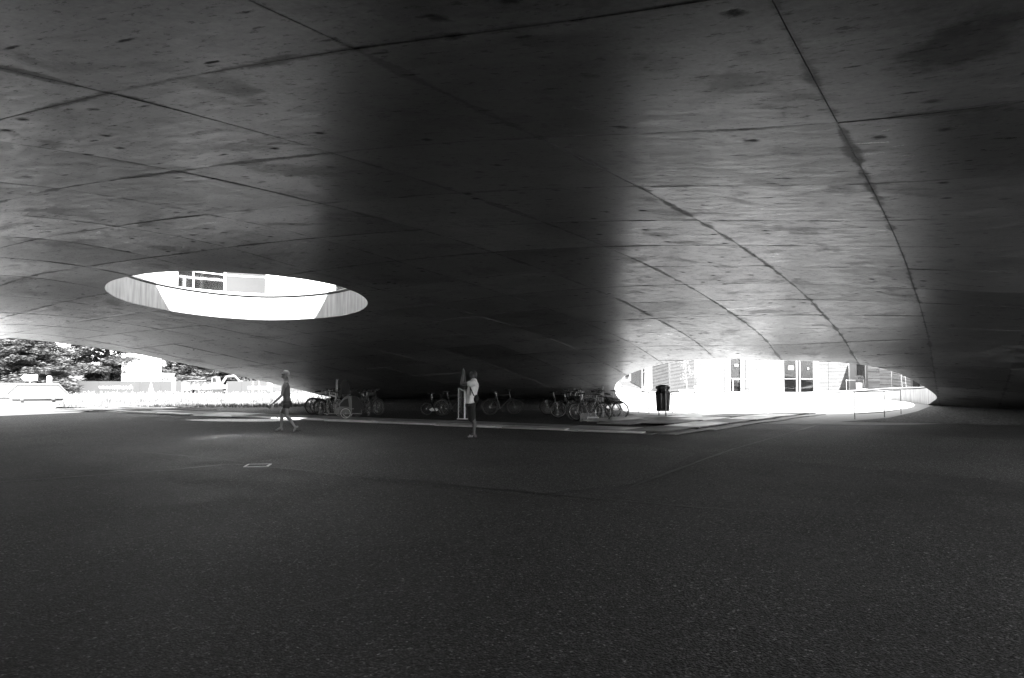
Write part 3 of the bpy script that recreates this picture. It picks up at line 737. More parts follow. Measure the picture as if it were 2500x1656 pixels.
# ------------------------------------------------------------------ bicycles
CACHE = {}
def cached(key, fn, m):
    k = (key, m.name)
    if k not in CACHE: CACHE[k] = fn().mesh(key.split('|')[0], m)
    return CACHE[k]
def tyre(R): return lambda: MB().ring((0, 0, 0), R - .018, .018, 36, 6)
def rimf(R): return lambda: MB().ring((0, 0, 0), R - .045, .011, 36, 4)
def spokes(R):
    def f():
        mb = MB()
        for k in range(24):
            a = k * math.pi / 12 + .07; y = .03 if k % 2 else -.03; mb.tube([(.02 * math.cos(a + .5), y, .02 * math.sin(a + .5)), ((R - .05) * math.cos(a), 0, (R - .05) * math.sin(a))], .0022, 3, False)
        mb.tube([(0, -.05, 0), (0, .05, 0)], .018, 8); return mb
    return f
RIMB = mat('bright_rim', .6, .3, .8); RIMD = mat('dull_rim', .12, .4, .6); SADM = mat('saddle_vinyl', .012, .4)
FRAMES = [mat('frame_black', .015, .3), mat('frame_silver', .4, .3, .7), mat('frame_dark_grey', .05, .3), mat('frame_mid_grey', .15, .3)]
def bicycle(loc, rz, label, R=.34, frame=0, bright=False, rack=False, guards=False, kick=False, drop=False, lean=0.0, group=None, basket=False, saddle=.98, steer=0.0):
    th = thing('bicycle', label, 'bicycle', loc, rz, group); th.rotation_euler = (lean, 0, rz)
    s = R / .34; wb = 1.04 * s; FM = FRAMES[frame]
    for wx, st in ((0, 0), (wb, steer)):
        w = inst('wheel', cached('wheel|%.2f' % R, spokes(R), STEEL), th, (wx, 0, R), st)
        inst('tyre', cached('tyre|%.2f' % R, tyre(R), BLACK), w); inst('rim', cached('rim|%.2f' % R, rimf(R), RIMB if bright else RIMD), w)
    bb = Vector((.43 * s, 0, .29 * s)); st_ = Vector((.27 * s, 0, .80 * s)); ht = Vector((.83 * s, 0, .86 * s)); hb = Vector((.87 * s, 0, .72 * s))
    mb = MB(); mb.tube([bb, st_], .016); mb.tube([st_, ht], .015); mb.tube([bb, hb], .019); mb.tube([ht, hb], .021)
    for y in (-.05, .05):
        mb.tube([bb + Vector((0, y * .5, 0)), (0, y, R)], .010); mb.tube([st_ + Vector((0, y * .4, -.03)), (0, y, R)], .009)
    mb.build('frame', FM, th)
    mb = MB()
    for y in (-.05, .05): mb.tube([hb + Vector((.005, y * .6, -.02)), (wb - .05, y, R + .15), (wb, y, R)], .012)
    mb.tube([hb + Vector((.005, -.04, -.02)), hb + Vector((.005, .04, -.02))], .014); mb.build('fork', FM, th)
    sd = MB(); sx, sz = .235 * s, saddle * s
    sd.add([(sx - .14, -.085, sz), (sx - .14, .085, sz), (sx + .02, .045, sz + .015), (sx + .14, .018, sz), (sx + .14, -.018, sz), (sx + .02, -.045, sz + .015),
            (sx - .13, -.07, sz - .05), (sx - .13, .07, sz - .05), (sx + .02, .03, sz - .035), (sx + .13, .012, sz - .03), (sx + .13, -.012, sz - .03), (sx + .02, -.03, sz - .035)],
           [(0, 1, 2, 5), (5, 2, 3, 4), (6, 11, 8, 7), (11, 10, 9, 8), (0, 6, 7, 1), (1, 7, 8, 2), (2, 8, 9, 3), (3, 9, 10, 4), (4, 10, 11, 5), (5, 11, 6, 0)], True)
    so = sd.build('saddle', SADM, th); mb = MB(); mb.tube([st_, (sx + .01, 0, sz - .03)], .013); mb.build('seat_post', STEEL, so)
    hbx = .80 * s; hz_ = 1.02 * s
    mb = MB(); mb.tube([ht, (hbx, 0, hz_), (hbx + .07, 0, hz_ + .02)], .014)
    if drop: mb.tube([(hbx + .02, -.2, hz_ - .12), (hbx + .12, -.2, hz_ - .11), (hbx + .15, -.2, hz_), (hbx + .07, -.18, hz_ + .02), (hbx + .07, .18, hz_ + .02), (hbx + .15, .2, hz_), (hbx + .12, .2, hz_ - .11), (hbx + .02, .2, hz_ - .12)], .013)
    else: mb.tube([(hbx - .10, -.29, hz_ + .04), (hbx + .05, -.22, hz_ + .05), (hbx + .07, -.05, hz_ + .02), (hbx + .07, .05, hz_ + .02), (hbx + .05, .22, hz_ + .05), (hbx - .10, .29, hz_ + .04)], .012)
    ho_ = mb.build('handlebar', STEEL if bright else DMET, th)
    for y in (-1, 1):
        mb = MB(); mb.tube([(hbx - .12, y * .295, hz_ + .04), (hbx - .01, y * .255, hz_ + .045)] if not drop else [(hbx + .02, y * .2, hz_ - .12), (hbx + .10, y * .2, hz_ - .113)], .018); mb.build('grip', BLACK, ho_)
        mb = MB(); mb.tube([(hbx + .02, y * .20, hz_ + .03), (hbx + .03, y * .27, hz_ - .01)], .006, 4); mb.build('brake_lever', STEEL, ho_)
    mb = MB(); mb.ring((bb.x, -.055, bb.z), .085, .006, 24, 4)
    mb.tube([(bb.x, -.07, bb.z), (bb.x + .11, -.09, bb.z - .13)], .009); mb.tube([(bb.x, .07, bb.z), (bb.x - .11, .09, bb.z + .13)], .009); mb.tube([(bb.x, -.08, bb.z), (bb.x, .08, bb.z)], .018)
    cr = mb.build('crank', DMET, th)
    for p in ((bb.x + .11, -.14, bb.z - .13), (bb.x - .11, .14, bb.z + .13)): m2 = MB(); m2.box(p, (.09, .09, .022)); m2.build('pedal', BLACK, cr)
    mb = MB(); mb.tube([(0, -.055, R + .035), (bb.x, -.055, bb.z + .085)], .005, 4); mb.tube([(0, -.055, R - .035), (bb.x, -.055, bb.z - .085)], .005, 4); mb.build('chain', DMET, th)
    if guards:
        for wx, a0, a1 in ((0, 20, 190), (wb, 10, 160)):
            mb = MB(); mb.tube([(wx + (R + .02) * math.cos(R_(a)), 0, R + (R + .02) * math.sin(R_(a))) for a in range(a0, a1, 12)], .02, 4); mb.build('mudguard', FM, th)
    if rack:
        mb = MB(); z = 2 * R + .07
        for y in (-.06, 0, .06): mb.tube([(-.30, y, z), (.22, y, z)], .006, 4)
        mb.tube([(-.30, -.06, z), (-.30, .06, z)], .006, 4)
        for y in (-.065, .065): mb.tube([(0, y, R), (-.12, y, z)], .006, 4); mb.tube([(0, y, R), (.08, y, z)], .006, 4)
        mb.build('luggage_rack', DMET, th)
    if kick: mb = MB(); mb.tube([(.40 * s, -.03, .28 * s), (.30 * s, -.22, .01)], .009); mb.build('kickstand', STEEL, th)
    if basket:
        mb = MB(); cx = wb + .02
        for z in (.72, .80, .88, .96): mb.tube([(cx - .14, -.17, z), (cx + .14, -.17, z), (cx + .14, .17, z), (cx - .14, .17, z)], .005, 4, closed=True)
        for x, y in [(cx - .14 + .07 * a, b) for a in range(5) for b in (-.17, .17)] + [(cx + a, -.17 + .07 * b) for a in (-.14, .14) for b in range(5)]: mb.tube([(x, y, .72), (x, y, .96)], .004, 3)
        mb.build('basket', DMET, th)
    return th
def bike(px, py, rz, label, **kw):
    """px,py: where the rear wheel stands"""
    q = gp(px, py); return bicycle((q.x, q.y, 0), R_(rz), label, **kw)
GL_, GM_, GR_ = 'bicycles parked in the left cluster', 'bicycles in the dark middle', 'bicycles parked in the right cluster'
bike(763, 1012, 38, 'black city bicycle with long luggage rack, leftmost of all the bicycles', rack=True, guards=True, group=GL_)
bike(782, 1016, 52, 'black bicycle with a round looped handlebar, second from the left', guards=True, saddle=1.05, group=GL_)
bike(800, 1010, 60, 'dark bicycle behind the others, its saddle near the steel post', frame=2, rack=True, group=GL_)
bike(826, 1018, 128, 'silver trekking bicycle standing on a kickstand just left of the child trailer', frame=1, bright=True, kick=True, guards=True, group=GL_)
bike(874, 1018, 50, 'dark bicycle hidden behind the child trailer, saddle showing above its hood', frame=2, group=GL_)
bike(900, 1016, 120, 'dark grey bicycle with thin wheels right of the child trailer', frame=0, bright=False, saddle=1.06, group=GL_)
bike(914, 1010, 118, 'black bicycle furthest right in the left cluster, behind the grey one', frame=0, group=GL_)
bike(772, 1009, 48, 'dark grey bicycle packed behind the two leftmost ones', frame=2, drop=True, group=GL_)
bike(812, 1008, 64, 'black bicycle with a front basket behind the steel post', frame=0, basket=True, group=GL_)
bike(858, 1008, 118, 'black bicycle with curved mudguards rising behind the trailer hood', frame=0, guards=True, saddle=1.04, group=GL_)
bike(886, 1011, 60, 'black bicycle squeezed between the trailer and the thin wheeled grey bicycle', frame=0, rack=True, group=GL_)
# middle
bike(1042, 1014, 20, 'small folding bicycle with a pale chain guard in the dark', R=.27, frame=0, saddle=1.15, group=GM_)
bike(1078, 1015, 24, 'dark bicycle with a bright handlebar stem left of the white rack frame', frame=0, group=GM_, guards=True)
bike(1196, 1014, 8, 'dark bicycle almost lost in shadow behind the man in the white shirt', frame=0, guards=True, group=GM_)
q = gp(1052, 1012); mb = MB()
mb.add([(-.18, 0, .26), (-.05, 0, .33), (.16, 0, .31), (.22, 0, .24), (.16, 0, .19), (-.12, 0, .19)] + [(-.18, .02, .26), (-.05, .02, .33), (.16, .02, .31), (.22, .02, .24), (.16, .02, .19), (-.12, .02, .19)], [(0, 5, 4, 3, 2, 1), (6, 7, 8, 9, 10, 11)] + [(k, (k + 1) % 6, (k + 1) % 6 + 6, k + 6) for k in range(6)])
fb = [o for o in S.objects if o.get('label', '').startswith('small folding')][0]
o = mb.build('chain_guard', mat('pale_plastic', .5, .5), fb, (.25, -.10, -.02))
# right
bike(1337, 1014, -14, 'dark bicycle deepest in the shade, leftmost of the right cluster', frame=0, guards=True, group=GR_)
bike(1363, 1021, -10, 'black bicycle with a tilted silver seat post, second of the right cluster', frame=0, bright=True, group=GR_)
bike(1405, 1029, 12, 'black bicycle with a thick dark front tyre at the front of the right cluster', frame=2, saddle=1.0, rack=True, group=GR_, kick=True)
bike(1398, 1018, 60, 'dark bicycle crammed in the middle of the right cluster behind the wooden crate', frame=0, basket=True, group=GR_)
bike(1430, 1018, 70, 'dark grey bicycle with upright bars in the middle of the right cluster', frame=2, bright=False, guards=True, group=GR_)
bike(1452, 1016, 110, 'dark bicycle with a wide front basket behind the bright rimmed wheel', frame=0, basket=True, group=GR_)
bike(1473, 1029, 150, 'road bicycle with bright rims, third from the right', frame=1, bright=True, drop=True, group=GR_)
bike(1497, 1022, 152, 'black bicycle with a broad saddle, second from the right', frame=0, rack=True, saddle=.95, group=GR_)
bike(1514, 1024, 158, 'mountain bicycle with a thin rack and high saddle, rightmost of all', frame=2, rack=True, saddle=1.08, group=GR_)

bike(1384, 1014, 48, 'black bicycle with drop handlebar at the back of the right cluster', frame=0, drop=True, guards=True, group=GR_)
bike(1418, 1013, 84, 'black bicycle facing away at the back of the right cluster, left of the board post', frame=0, rack=True, group=GR_)
bike(1466, 1013, 96, 'dark bicycle with raised saddle behind the information board', frame=0, saddle=1.1, group=GR_)
# child trailer
q = gp(846, 1022); tr = thing('child_trailer', 'two wheeled child trailer with a pale fabric side and dark hood among bicycles', 'bicycle trailer', q, R_(6))
FAB = mat('trailer_fabric', .22, .8, var=.12); DFAB = mat('trailer_hood', .03, .8)
prof = [(-.44, .22), (-.42, .36), (-.22, .62), (-.08, .80), (.12, .86), (.34, .84), (.46, .72), (.50, .40), (.46, .22)]
mb = MB(); mb.prism(prof, -.27, .27); mb.build('body', FAB, tr)
mb = MB(); mb.add([(-.20, -.28, .47), (-.34, -.28, .44), (-.05, -.28, .74), (.08, -.28, .78), (.12, -.28, .45)], [(0, 4, 3, 2, 1)]); mb.build('side_window', DFAB, tr)
mb = MB(); mb.prism([(.22, .20), (.22, .885), (.40, .84), (.50, .72), (.56, .44), (.50, .20)], -.285, .285); mb.build('hood', DFAB, tr)
mb = MB(); mb.tube([(-.46, -.3, .37), (.30, -.3, .38)], .013); mb.tube([(-.80, -.32, .20), (.60, -.32, .20)], .016); mb.tube([(-.28, -.29, .22), (-.22, -.29, .62), (-.06, -.29, .82), (.12, -.29, .88), (.20, -.29, .7), (.22, -.29, .22)], .012); mb.build('frame', mat('bright_frame', .3, .4, .3), tr)
for y in (-.36, .36):
    w = inst('wheel', cached('wheel|0.21', spokes(.215), STEEL), tr, (0, y, .215)); inst('tyre', MB().ring((0, 0, 0), .20, .014, 32, 6).mesh('tyre', mat('grey_tyre', .10, .6)), w); inst('rim', MB().ring((0, 0, 0), .182, .016, 32, 4).mesh('rim', mat('white_rim', .8, .4)), w)
# steel posts of the stands, coat hanging on left one
q = gp(822, 1012); mb = MB(); mb.tube([(0, 0, 0), (0, 0, 1.45)], .045, 10); mb.box((0, 0, 1.47), (.12, .12, .03))
tag(mb.build('stand_post', GALV, None, q), 'grey steel post rising between the left bicycles', 'post')
q = gp(841, 1010); mb = MB(); r_ = random.Random(8)
P = [(.16 * math.cos(a) * (1 + .25 * math.sin(5 * a)), .10 * math.sin(a)) for a in [k * 2 * math.pi / 22 for k in range(22)]]
for z0, z1, s0, s1 in ((.85, 1.15, 1.25, 1.05), (1.15, 1.38, 1.05, .7), (1.38, 1.46, .7, .2)):
    mb.add([(x * s0, y * s0, z0) for x, y in P] + [(x * s1, y * s1, z1) for x, y in P], [(i, (i + 1) % 22, (i + 1) % 22 + 22, i + 22) for i in range(22)], True)
tag(mb.build('hanging_jacket', mat('jacket', .04, .9), None, (q.x, q.y, 0)), 'dark crumpled jacket draped over the bicycles beside the steel post', 'jacket')
# white rack frame with netting
q = gp(1126, 1024); rf = thing('display_frame', 'narrow white painted frame with a torn net, left of the man', 'frame', q, R_(-18))
for nm, a, b, r in (('upright', (.14, 0, 0), (.14, 0, 1.05), .035), ('upright', (-.15, .1, 0), (-.15, .1, 1.16), .022), ('top_bar', (-.15, .1, 1.16), (.14, 0, 1.05), .025), ('base_bar', (-.15, -.05, .02), (.36, -.05, .02), .025), ('upright', (.34, .1, 0), (.34, .1, .2), .02)):
    mb = MB(); mb.tube([a, b], r, 6); mb.build(nm, WHITE, rf)
mb = MB(); r_ = random.Random(9)
for k in range(9):
    x = -.13 + k * .03; mb.tube([(x, .05, 1.1), (x + r_.uniform(-.05, .05), .06, .7), (x + r_.uniform(-.1, .1), .05, .3), (x + r_.uniform(-.1, .1), .05, .08)], .004, 3)
for k in range(6): mb.add([(-.12, .06, .45 + k * .1), (-.03, .05, .44 + k * .1), (-.02, .05, .52 + k * .1), (-.10, .06, .51 + k * .1)], [(0, 1, 2, 3)])
mb.build('netting', mat('net', .12, .9), rf)
# rack sign and crate in the right cluster
q = gp(1450, 1018); sg = thing('rack_sign', 'grey slatted information board standing among the right bicycles', 'sign', q, R_(-4))
for k in range(5): mb = MB(); mb.box((-.1, 0, .72 + k * .09), (.85, .02, .08)); mb.build('slat', mat('sign_grey', .10, .6), sg)
mb = MB(); mb.tube([(.34, .02, 0), (.34, .02, 1.25)], .04, 8); mb.tube([(-.5, .02, 0), (-.5, .02, 1.16)], .025, 8); mb.build('post', mat('sign_post', .25, .5), sg)
q = gp(1440, 1030); cr = thing('crate', 'small grey wooden crate on the ground under the right bicycles', 'crate', q, R_(5))
for k in range(7): mb = MB(); mb.box((-.33 + k * .085, -.12, .16), (.075, .02, .30)); mb.build('slat', mat('crate_wood', .15, .8), cr)
mb = MB(); mb.box((.08, -.17, .17), (.42, .06, .035)); mb.box((.08, -.17, .02), (.42, .06, .03)); mb.box((-.11, -.17, .095), (.03, .06, .11)); mb.box((.27, -.17, .095), (.03, .06, .11)); mb.build('end_frame', mat('crate_pale', .4, .7), cr)

# ------------------------------------------------------------------ people
def skin(name, V, E, m, parent, vox=.0065):
    """one continuous skin: tapered limbs and rounded joints fused by a voxel remesh"""
    mb = MB()
    def R(v): return v[3] if isinstance(v[3], tuple) else (v[3], v[3])
    for v in V:
        a, b = R(v); mb.ball(v[:3], (a, b, (a + b) / 2 if v[3] is not None else a), 14, 10)
    for i, j in E:
        a, b = V[i], V[j]; ra, rb = R(a), R(b); p, q = Vector(a[:3]), Vector(b[:3]); t_ = (q - p)
        if t_.length < 1e-4: continue
        n = 14; steps = 4; rings = []
        t_.normalize(); ax = Vector((0, 1, 0)); ux = ax.cross(t_)
        if ux.length < .2: ax = Vector((1, 0, 0)); ux = ax.cross(t_)
        ux.normalize(); uy = t_.cross(ux).normalized()       # uy close to the depth axis
        for s_ in range(steps + 1):
            f = s_ / steps; e = f * f * (3 - 2 * f); c = p.lerp(q, f); r1 = ra[0] * (1 - e) + rb[0] * e; r2 = ra[1] * (1 - e) + rb[1] * e
            rings.append([c + ux * math.cos(2 * math.pi * k / n) * r1 + uy * math.sin(2 * math.pi * k / n) * r2 for k in range(n)])
        fs = [(s_ * n + k, s_ * n + (k + 1) % n, (s_ + 1) * n + (k + 1) % n, (s_ + 1) * n + k) for s_ in range(steps) for k in range(n)]
        mb.add([v for r_ in rings for v in r_], fs + [tuple(range(n - 1, -1, -1)), tuple(range(steps * n, steps * n + n))], True)
    bm = bmesh.new(); bm.from_mesh(mb.mesh('tmp', m)); bmesh.ops.recalc_face_normals(bm, faces=bm.faces)
    me = bpy.data.meshes.new(name); bm.to_mesh(me); bm.free(); me.materials.append(m)
    o = bpy.data.objects.new(name, me); link(o); o.parent = parent
    md = o.modifiers.new('Fuse', 'REMESH'); md.mode = 'VOXEL'; md.voxel_size = vox; md.use_smooth_shade = True
    sm_ = o.modifiers.new('Soften', 'SMOOTH'); sm_.factor = .5; sm_.iterations = 5
    return o
class SK:
    def __init__(s): s.V = []; s.E = []; s.d = {}
    def chain(s, pts, start=None):
        prev = s.d[start] if start else None
        for p in pts:
            nm, x, y, z, r = p
            s.V.append((x, y, z, r)); i = len(s.V) - 1; s.d[nm] = i
            if prev is not None: s.E.append((prev, i))
            prev = i
        return s
    def hand(s, wrist, d, n, side, size=1.0, curl=.6):
        """palm and five fingers from the wrist; d = direction, n = curl direction, side = thumb side"""
        d = Vector(d).normalized(); n = Vector(n).normalized(); side = Vector(side).normalized()
        w = Vector(s.V[s.d[wrist]][:3]); k = size
        p = w + d * .05 * k; s.chain([(wrist + 'palm', *p, .026 * k)], wrist)
        for j, (o_, L) in enumerate(((.024, .070), (.008, .078), (-.008, .072), (-.024, .058))):
            b = p + side * o_ * k + d * .035 * k; c = b + d * L * .5 * k + n * curl * .012 * k; e = c + (d * (1 - curl) + n * curl).normalized() * L * .5 * k
            s.chain([(wrist + 'f%da' % j, *b, .0095 * k), (wrist + 'f%db' % j, *c, .0085 * k), (wrist + 'f%dc' % j, *e, .007 * k)], wrist + 'palm')
        b = p + side * .035 * k - d * .01 * k; c = b + (side * .6 + d).normalized() * .035 * k; e = c + d * .025 * k + n * .01
        s.chain([(wrist + 't0', *b, .011 * k), (wrist + 't1', *c, .009 * k), (wrist + 't2', *e, .008 * k)], wrist + 'palm')
SKIN = mat('skin', .28, .55, var=.05); HAIR = mat('blond_hair', .34, .5); DHAIR = mat('dark_hair', .03, .5)
# woman walking to the left
u = .00147
def wp(x, y, yy): return ((x - 400) * u, yy, (1350 - y) * u)
q = gp(697, 1054)
wo_ = thing('person', 'woman in vest top, shorts and flip-flops with sunglasses striding left across the floor', 'person', q)
k = SK()
k.chain([('pelvis', *wp(425, 790, 0), (.115, .14)), ('waist', *wp(415, 690, 0), (.082, .115)), ('rib', *wp(400, 570, 0), (.098, .13)), ('chest', *wp(392, 470, 0), (.105, .14)), ('collar', *wp(392, 400, 0), (.07, .10)), ('neck', *wp(385, 355, 0), .047), ('neck2', *wp(376, 310, 0), .048)])
k.chain([('head', *wp(376, 255, 0), (.082, .072)), ('head2', *wp(385, 200, 0), (.098, .078)), ('head3', *wp(390, 168, 0), (.06, .055))], 'neck2')
k.chain([('face', *wp(330, 262, 0), (.04, .048)), ('nose', *wp(300, 245, 0), .014)], 'head')
for sd, hip, kn, an_, heel, toe in ((1, (395,850), (292,975), (292,1270), (315,1315), (190,1332)), (-1, (430,850), (440,1040), (612,1260), (650,1250), (580,1335))):
    y = -.085 * sd if sd == -1 else .085; yy = -.09 if sd == -1 else .09
    n_ = 'L' if sd == 1 else 'R'
    k.chain([(n_ + 'hip', *wp(*hip, yy), .088), (n_ + 'thigh', *wp((hip[0] + kn[0]) / 2, (hip[1] + kn[1]) / 2, yy), .072), (n_ + 'knee', *wp(*kn, yy), .052),
             (n_ + 'calf', *wp(kn[0] * .65 + an_[0] * .35 + 14, kn[1] * .65 + an_[1] * .35, yy), .052), (n_ + 'shin', *wp(kn[0] * .25 + an_[0] * .75 + 4, kn[1] * .25 + an_[1] * .75, yy), .034), (n_ + 'ankle', *wp(*an_, yy), .033)], 'pelvis')
    k.chain([(n_ + 'heel', *wp(*heel, yy), .03)], n_ + 'ankle')
    k.chain([(n_ + 'foot', *wp((an_[0] + toe[0]) / 2 - (10 if sd == 1 else 0), (an_[1] + toe[1]) / 2 + 10, yy), (.028, .036)), (n_ + 'toe', *wp(*toe, yy), (.016, .036))], n_ + 'ankle')
k.chain([('Rsh', *wp(400, 425, -.17), .052), ('Rua', *wp(375, 530, -.20), .042), ('Rel', *wp(352, 635, -.21), .036), ('Rfa', *wp(270, 715, -.22), .033), ('Rwr', *wp(175, 800, -.22), .022)], 'chest')
k.hand('Rwr', (-.6, 0, -.8), (-.2, .3, -.9), (-.7, .2, .5), curl=.5)
k.chain([('Lsh', *wp(392, 425, .17), .052), ('Lua', *wp(405, 530, .21), .042), ('Lel', *wp(425, 640, .22), .036), ('Lfa', *wp(375, 720, .20), .032), ('Lwr', *wp(335, 745, .18), .022)], 'chest')
k.hand('Lwr', (-.7, 0, -.6), (-.2, -.3, -.9), (-.5, -.2, .7), curl=.5)
skin('body', k.V, k.E, SKIN, wo_)
k = SK(); k.chain([('a', *wp(425, 735, 0), (.108, .15)), ('b', *wp(415, 690, 0), (.096, .13)), ('c', *wp(400, 570, 0), (.109, .142)), ('d', *wp(393, 478, 0), (.118, .152)), ('e', *wp(395, 425, 0), (.085, .12))])
k.chain([('s', *wp(375, 520, -.06), .062), ], 'd'); k.chain([('t', *wp(375, 520, .06), .062)], 'd')
skin('vest_top', k.V, k.E, mat('vest', .13, .85), wo_)
k = SK(); k.chain([('a', *wp(428, 790, 0), (.128, .155)), ('b', *wp(418, 715, 0), (.104, .135))])
for yy, a, b in ((-.085, (430, 830), (432, 862)), (.085, (412, 830), (385, 868))): k.chain([('x%f' % yy, *wp(*a, yy), .102), ('y%f' % yy, *wp(*b, yy), .094)], 'a')
skin('shorts', k.V, k.E, mat('shorts_dark', .045, .85), wo_)
k = SK(); k.chain([('a', *wp(402, 190, 0), (.090, .084)), ('b', *wp(425, 235, 0), (.075, .07)), ('c', *wp(432, 285, 0), .035), ('d', *wp(440, 330, 0), .022), ('e', *wp(440, 362, 0), .012)]); k.chain([('f', *wp(372, 165, 0), (.05, .06)), ('g', *wp(350, 180, 0), (.02, .04))], 'a')
skin('hair', k.V, k.E, HAIR, wo_)
mb = MB(); c = Vector(wp(330, 220, 0))
for sy in (-.034, .034): mb.ball((c.x - .012, sy, c.z), (.012, .026, .020), 8, 6)
for sy in (-.078, .078): mb.tube([(c.x, sy * .8, c.z + .006), (c.x + .075, sy, c.z)], .006, 4)
mb.tube([(c.x - .012, -.06, c.z + .012), (c.x - .016, 0, c.z + .01), (c.x - .012, .06, c.z + .012)], .006, 4); mb.build('sunglasses', mat('lens_black', .01, .15), wo_)
for n_, P, ty in (('flip_flop', [(152, 1346), (240, 1350), (322, 1350)], .09), ('flip_flop', [(548, 1360), (630, 1352), (728, 1325)], -.09)):
    mb = MB(); Q = [Vector(wp(x, y, ty)) for x, y in P]
    for a, b in zip(Q[:-1], Q[1:]): mb.add([a + Vector((0, -.04, 0)), b + Vector((0, -.04, 0)), b + Vector((0, .04, 0)), a + Vector((0, .04, 0)), a + Vector((0, -.04, .016)), b + Vector((0, -.04, .016)), b + Vector((0, .04, .016)), a + Vector((0, .04, .016))], [(0, 3, 2, 1), (4, 5, 6, 7), (0, 1, 5, 4), (1, 2, 6, 5), (2, 3, 7, 6), (3, 0, 4, 7)])
    so = mb.build(n_, BLACK, wo_); m2 = MB(); a = Q[0].lerp(Q[1], .35) + Vector((0, 0, .03))
    for sy in (-.038, .038): m2.tube([a, Q[1] + Vector((0, sy * .8, .055)), Q[1].lerp(Q[2], .3) + Vector((0, sy, .02))], .006, 4)
    m2.build('strap', BLACK, so)
# man photographing the ceiling
u = .001395
def mp_(x, y, yy): return ((x - 735) * u, yy, (1402 - y) * u)
q = gp(1153.5, 1069)
mn = thing('person', 'man in white T-shirt and black shorts standing in shade, raising a phone to the ceiling', 'person', q)
k = SK()
k.chain([('pelvis', *mp_(700, 780, 0), (.125, .15)), ('waist', *mp_(700, 680, 0), (.11, .135)), ('rib', *mp_(725, 540, 0), (.125, .15)), ('chest', *mp_(748, 430, 0), (.13, .155)), ('collar', *mp_(755, 345, 0), (.08, .12)), ('neck', *mp_(755, 300, 0), .058), ('neck2', *mp_(750, 275, 0), .058)])
k.chain([('head', *mp_(742, 245, 0), (.092, .078)), ('head2', *mp_(748, 205, 0), (.100, .080)), ('head3', *mp_(745, 188, 0), (.07, .06))], 'neck2')
k.chain([('face', *mp_(705, 222, 0), (.045, .05)), ('nose', *mp_(684, 205, 0), .015)], 'head')
for yy, hip, kn, an_, n_ in ((-.10, (705, 860), (752, 1050), (765, 1330), 'R'), (.10, (690, 860), (735, 1050), (752, 1330), 'L')):
    k.chain([(n_ + 'hip', *mp_(*hip, yy), .095), (n_ + 'th', *mp_(725, 960, yy), .08), (n_ + 'kn', *mp_(*kn, yy), .058), (n_ + 'cf', *mp_(775, 1140, yy), .058), (n_ + 'sh', *mp_(768, 1250, yy), .038), (n_ + 'an', *mp_(*an_, yy), .036)], 'pelvis')
    k.chain([(n_ + 'he', *mp_(790, 1365, yy), .032)], n_ + 'an'); k.chain([(n_ + 'ft', *mp_(705, 1368, yy), (.030, .042)), (n_ + 'to', *mp_(652, 1380, yy), (.018, .042))], n_ + 'an')
k.chain([('Rsh', *mp_(735, 375, -.18), .06), ('Rua', *mp_(640, 390, -.20), .050), ('Rel', *mp_(540, 395, -.18), .042), ('Rfa', *mp_(550, 290, -.13), .040), ('Rwr', *mp_(563, 200, -.09), .027)], 'chest')
k.hand('Rwr', (.05, .3, 1), (-.6, .6, .3), (-.3, .7, .3), curl=.5)
k.chain([('Lsh', *mp_(730, 380, .18), .06), ('Lua', *mp_(660, 440, .21), .048), ('Lel', *mp_(590, 470, .20), .042), ('Lfa', *mp_(575, 330, .13), .038), ('Lwr', *mp_(572, 215, .08), .027)], 'chest')
k.hand('Lwr', (0, -.3, 1), (-.6, -.6, .3), (-.3, -.7, .3), curl=.5)
skin('body', k.V, k.E, mat('skin_tan', .09, .55), mn)
k = SK(); k.chain([('a', *mp_(695, 725, 0), (.135, .165)), ('b', *mp_(702, 660, 0), (.128, .155)), ('c', *mp_(728, 540, 0), (.138, .165)), ('d', *mp_(752, 430, 0), (.143, .17)), ('e', *mp_(757, 355, 0), (.095, .13))])
for yy, p in ((-.17, (735, 378)), (.17, (730, 382))): k.chain([('s%f' % yy, *mp_(*p, yy), .078), ('t%f' % yy, *mp_(680, 388 if yy < 0 else 420, yy * 1.15), .076)], 'd')
skin('t_shirt', k.V, k.E, mat('white_cotton', .72, .85, var=.03), mn)
k = SK(); k.chain([('a', *mp_(698, 790, 0), (.14, .165)), ('b', *mp_(697, 745, 0), (.13, .155))])
for yy in (-.09, .09): k.chain([('x%f' % yy, *mp_(700, 870, yy), .115), ('y%f' % yy, *mp_(715, 960, yy), .108), ('z%f' % yy, *mp_(722, 1035, yy), .10)], 'a')
skin('shorts', k.V, k.E, mat('black_cotton', .012, .9), mn)
k = SK(); k.chain([('a', *mp_(762, 200, 0), (.085, .082)), ('b', *mp_(775, 240, 0), (.07, .07)), ('c', *mp_(770, 270, 0), .05)]); k.chain([('f', *mp_(735, 182, 0), (.05, .06))], 'a')
skin('hair', k.V, k.E, DHAIR, mn)
mb = MB(); mb.tube([mp_(690, 440, -.165), mp_(730, 530, -.185), mp_(772, 620, -.16)], .014, 4); mb.tube([mp_(697, 450, -.17), mp_(697, 605, -.17)], .010, 4); mb.tube([mp_(690, 440, -.16), mp_(740, 350, -.10), mp_(800, 380, 0)], .012, 4)
bgo = mb.build('bag_strap', BLACK, mn); mb = MB(); c = mp_(800, 670, -.03); mb.ball(c, (.075, .14, .11), 12, 8); mb.build('sling_bag', mat('bag_black', .012, .8), mn)
mb = MB(); c = mp_(560, 165, 0); mb.box(c, (.012, .15, .075), M=Matrix.Rotation(.5, 3, 'Y')); tag(mb.build('phone', mat('phone_black', .02, .2), None, q), 'slim phone held up in both hands of the standing man', 'phone')
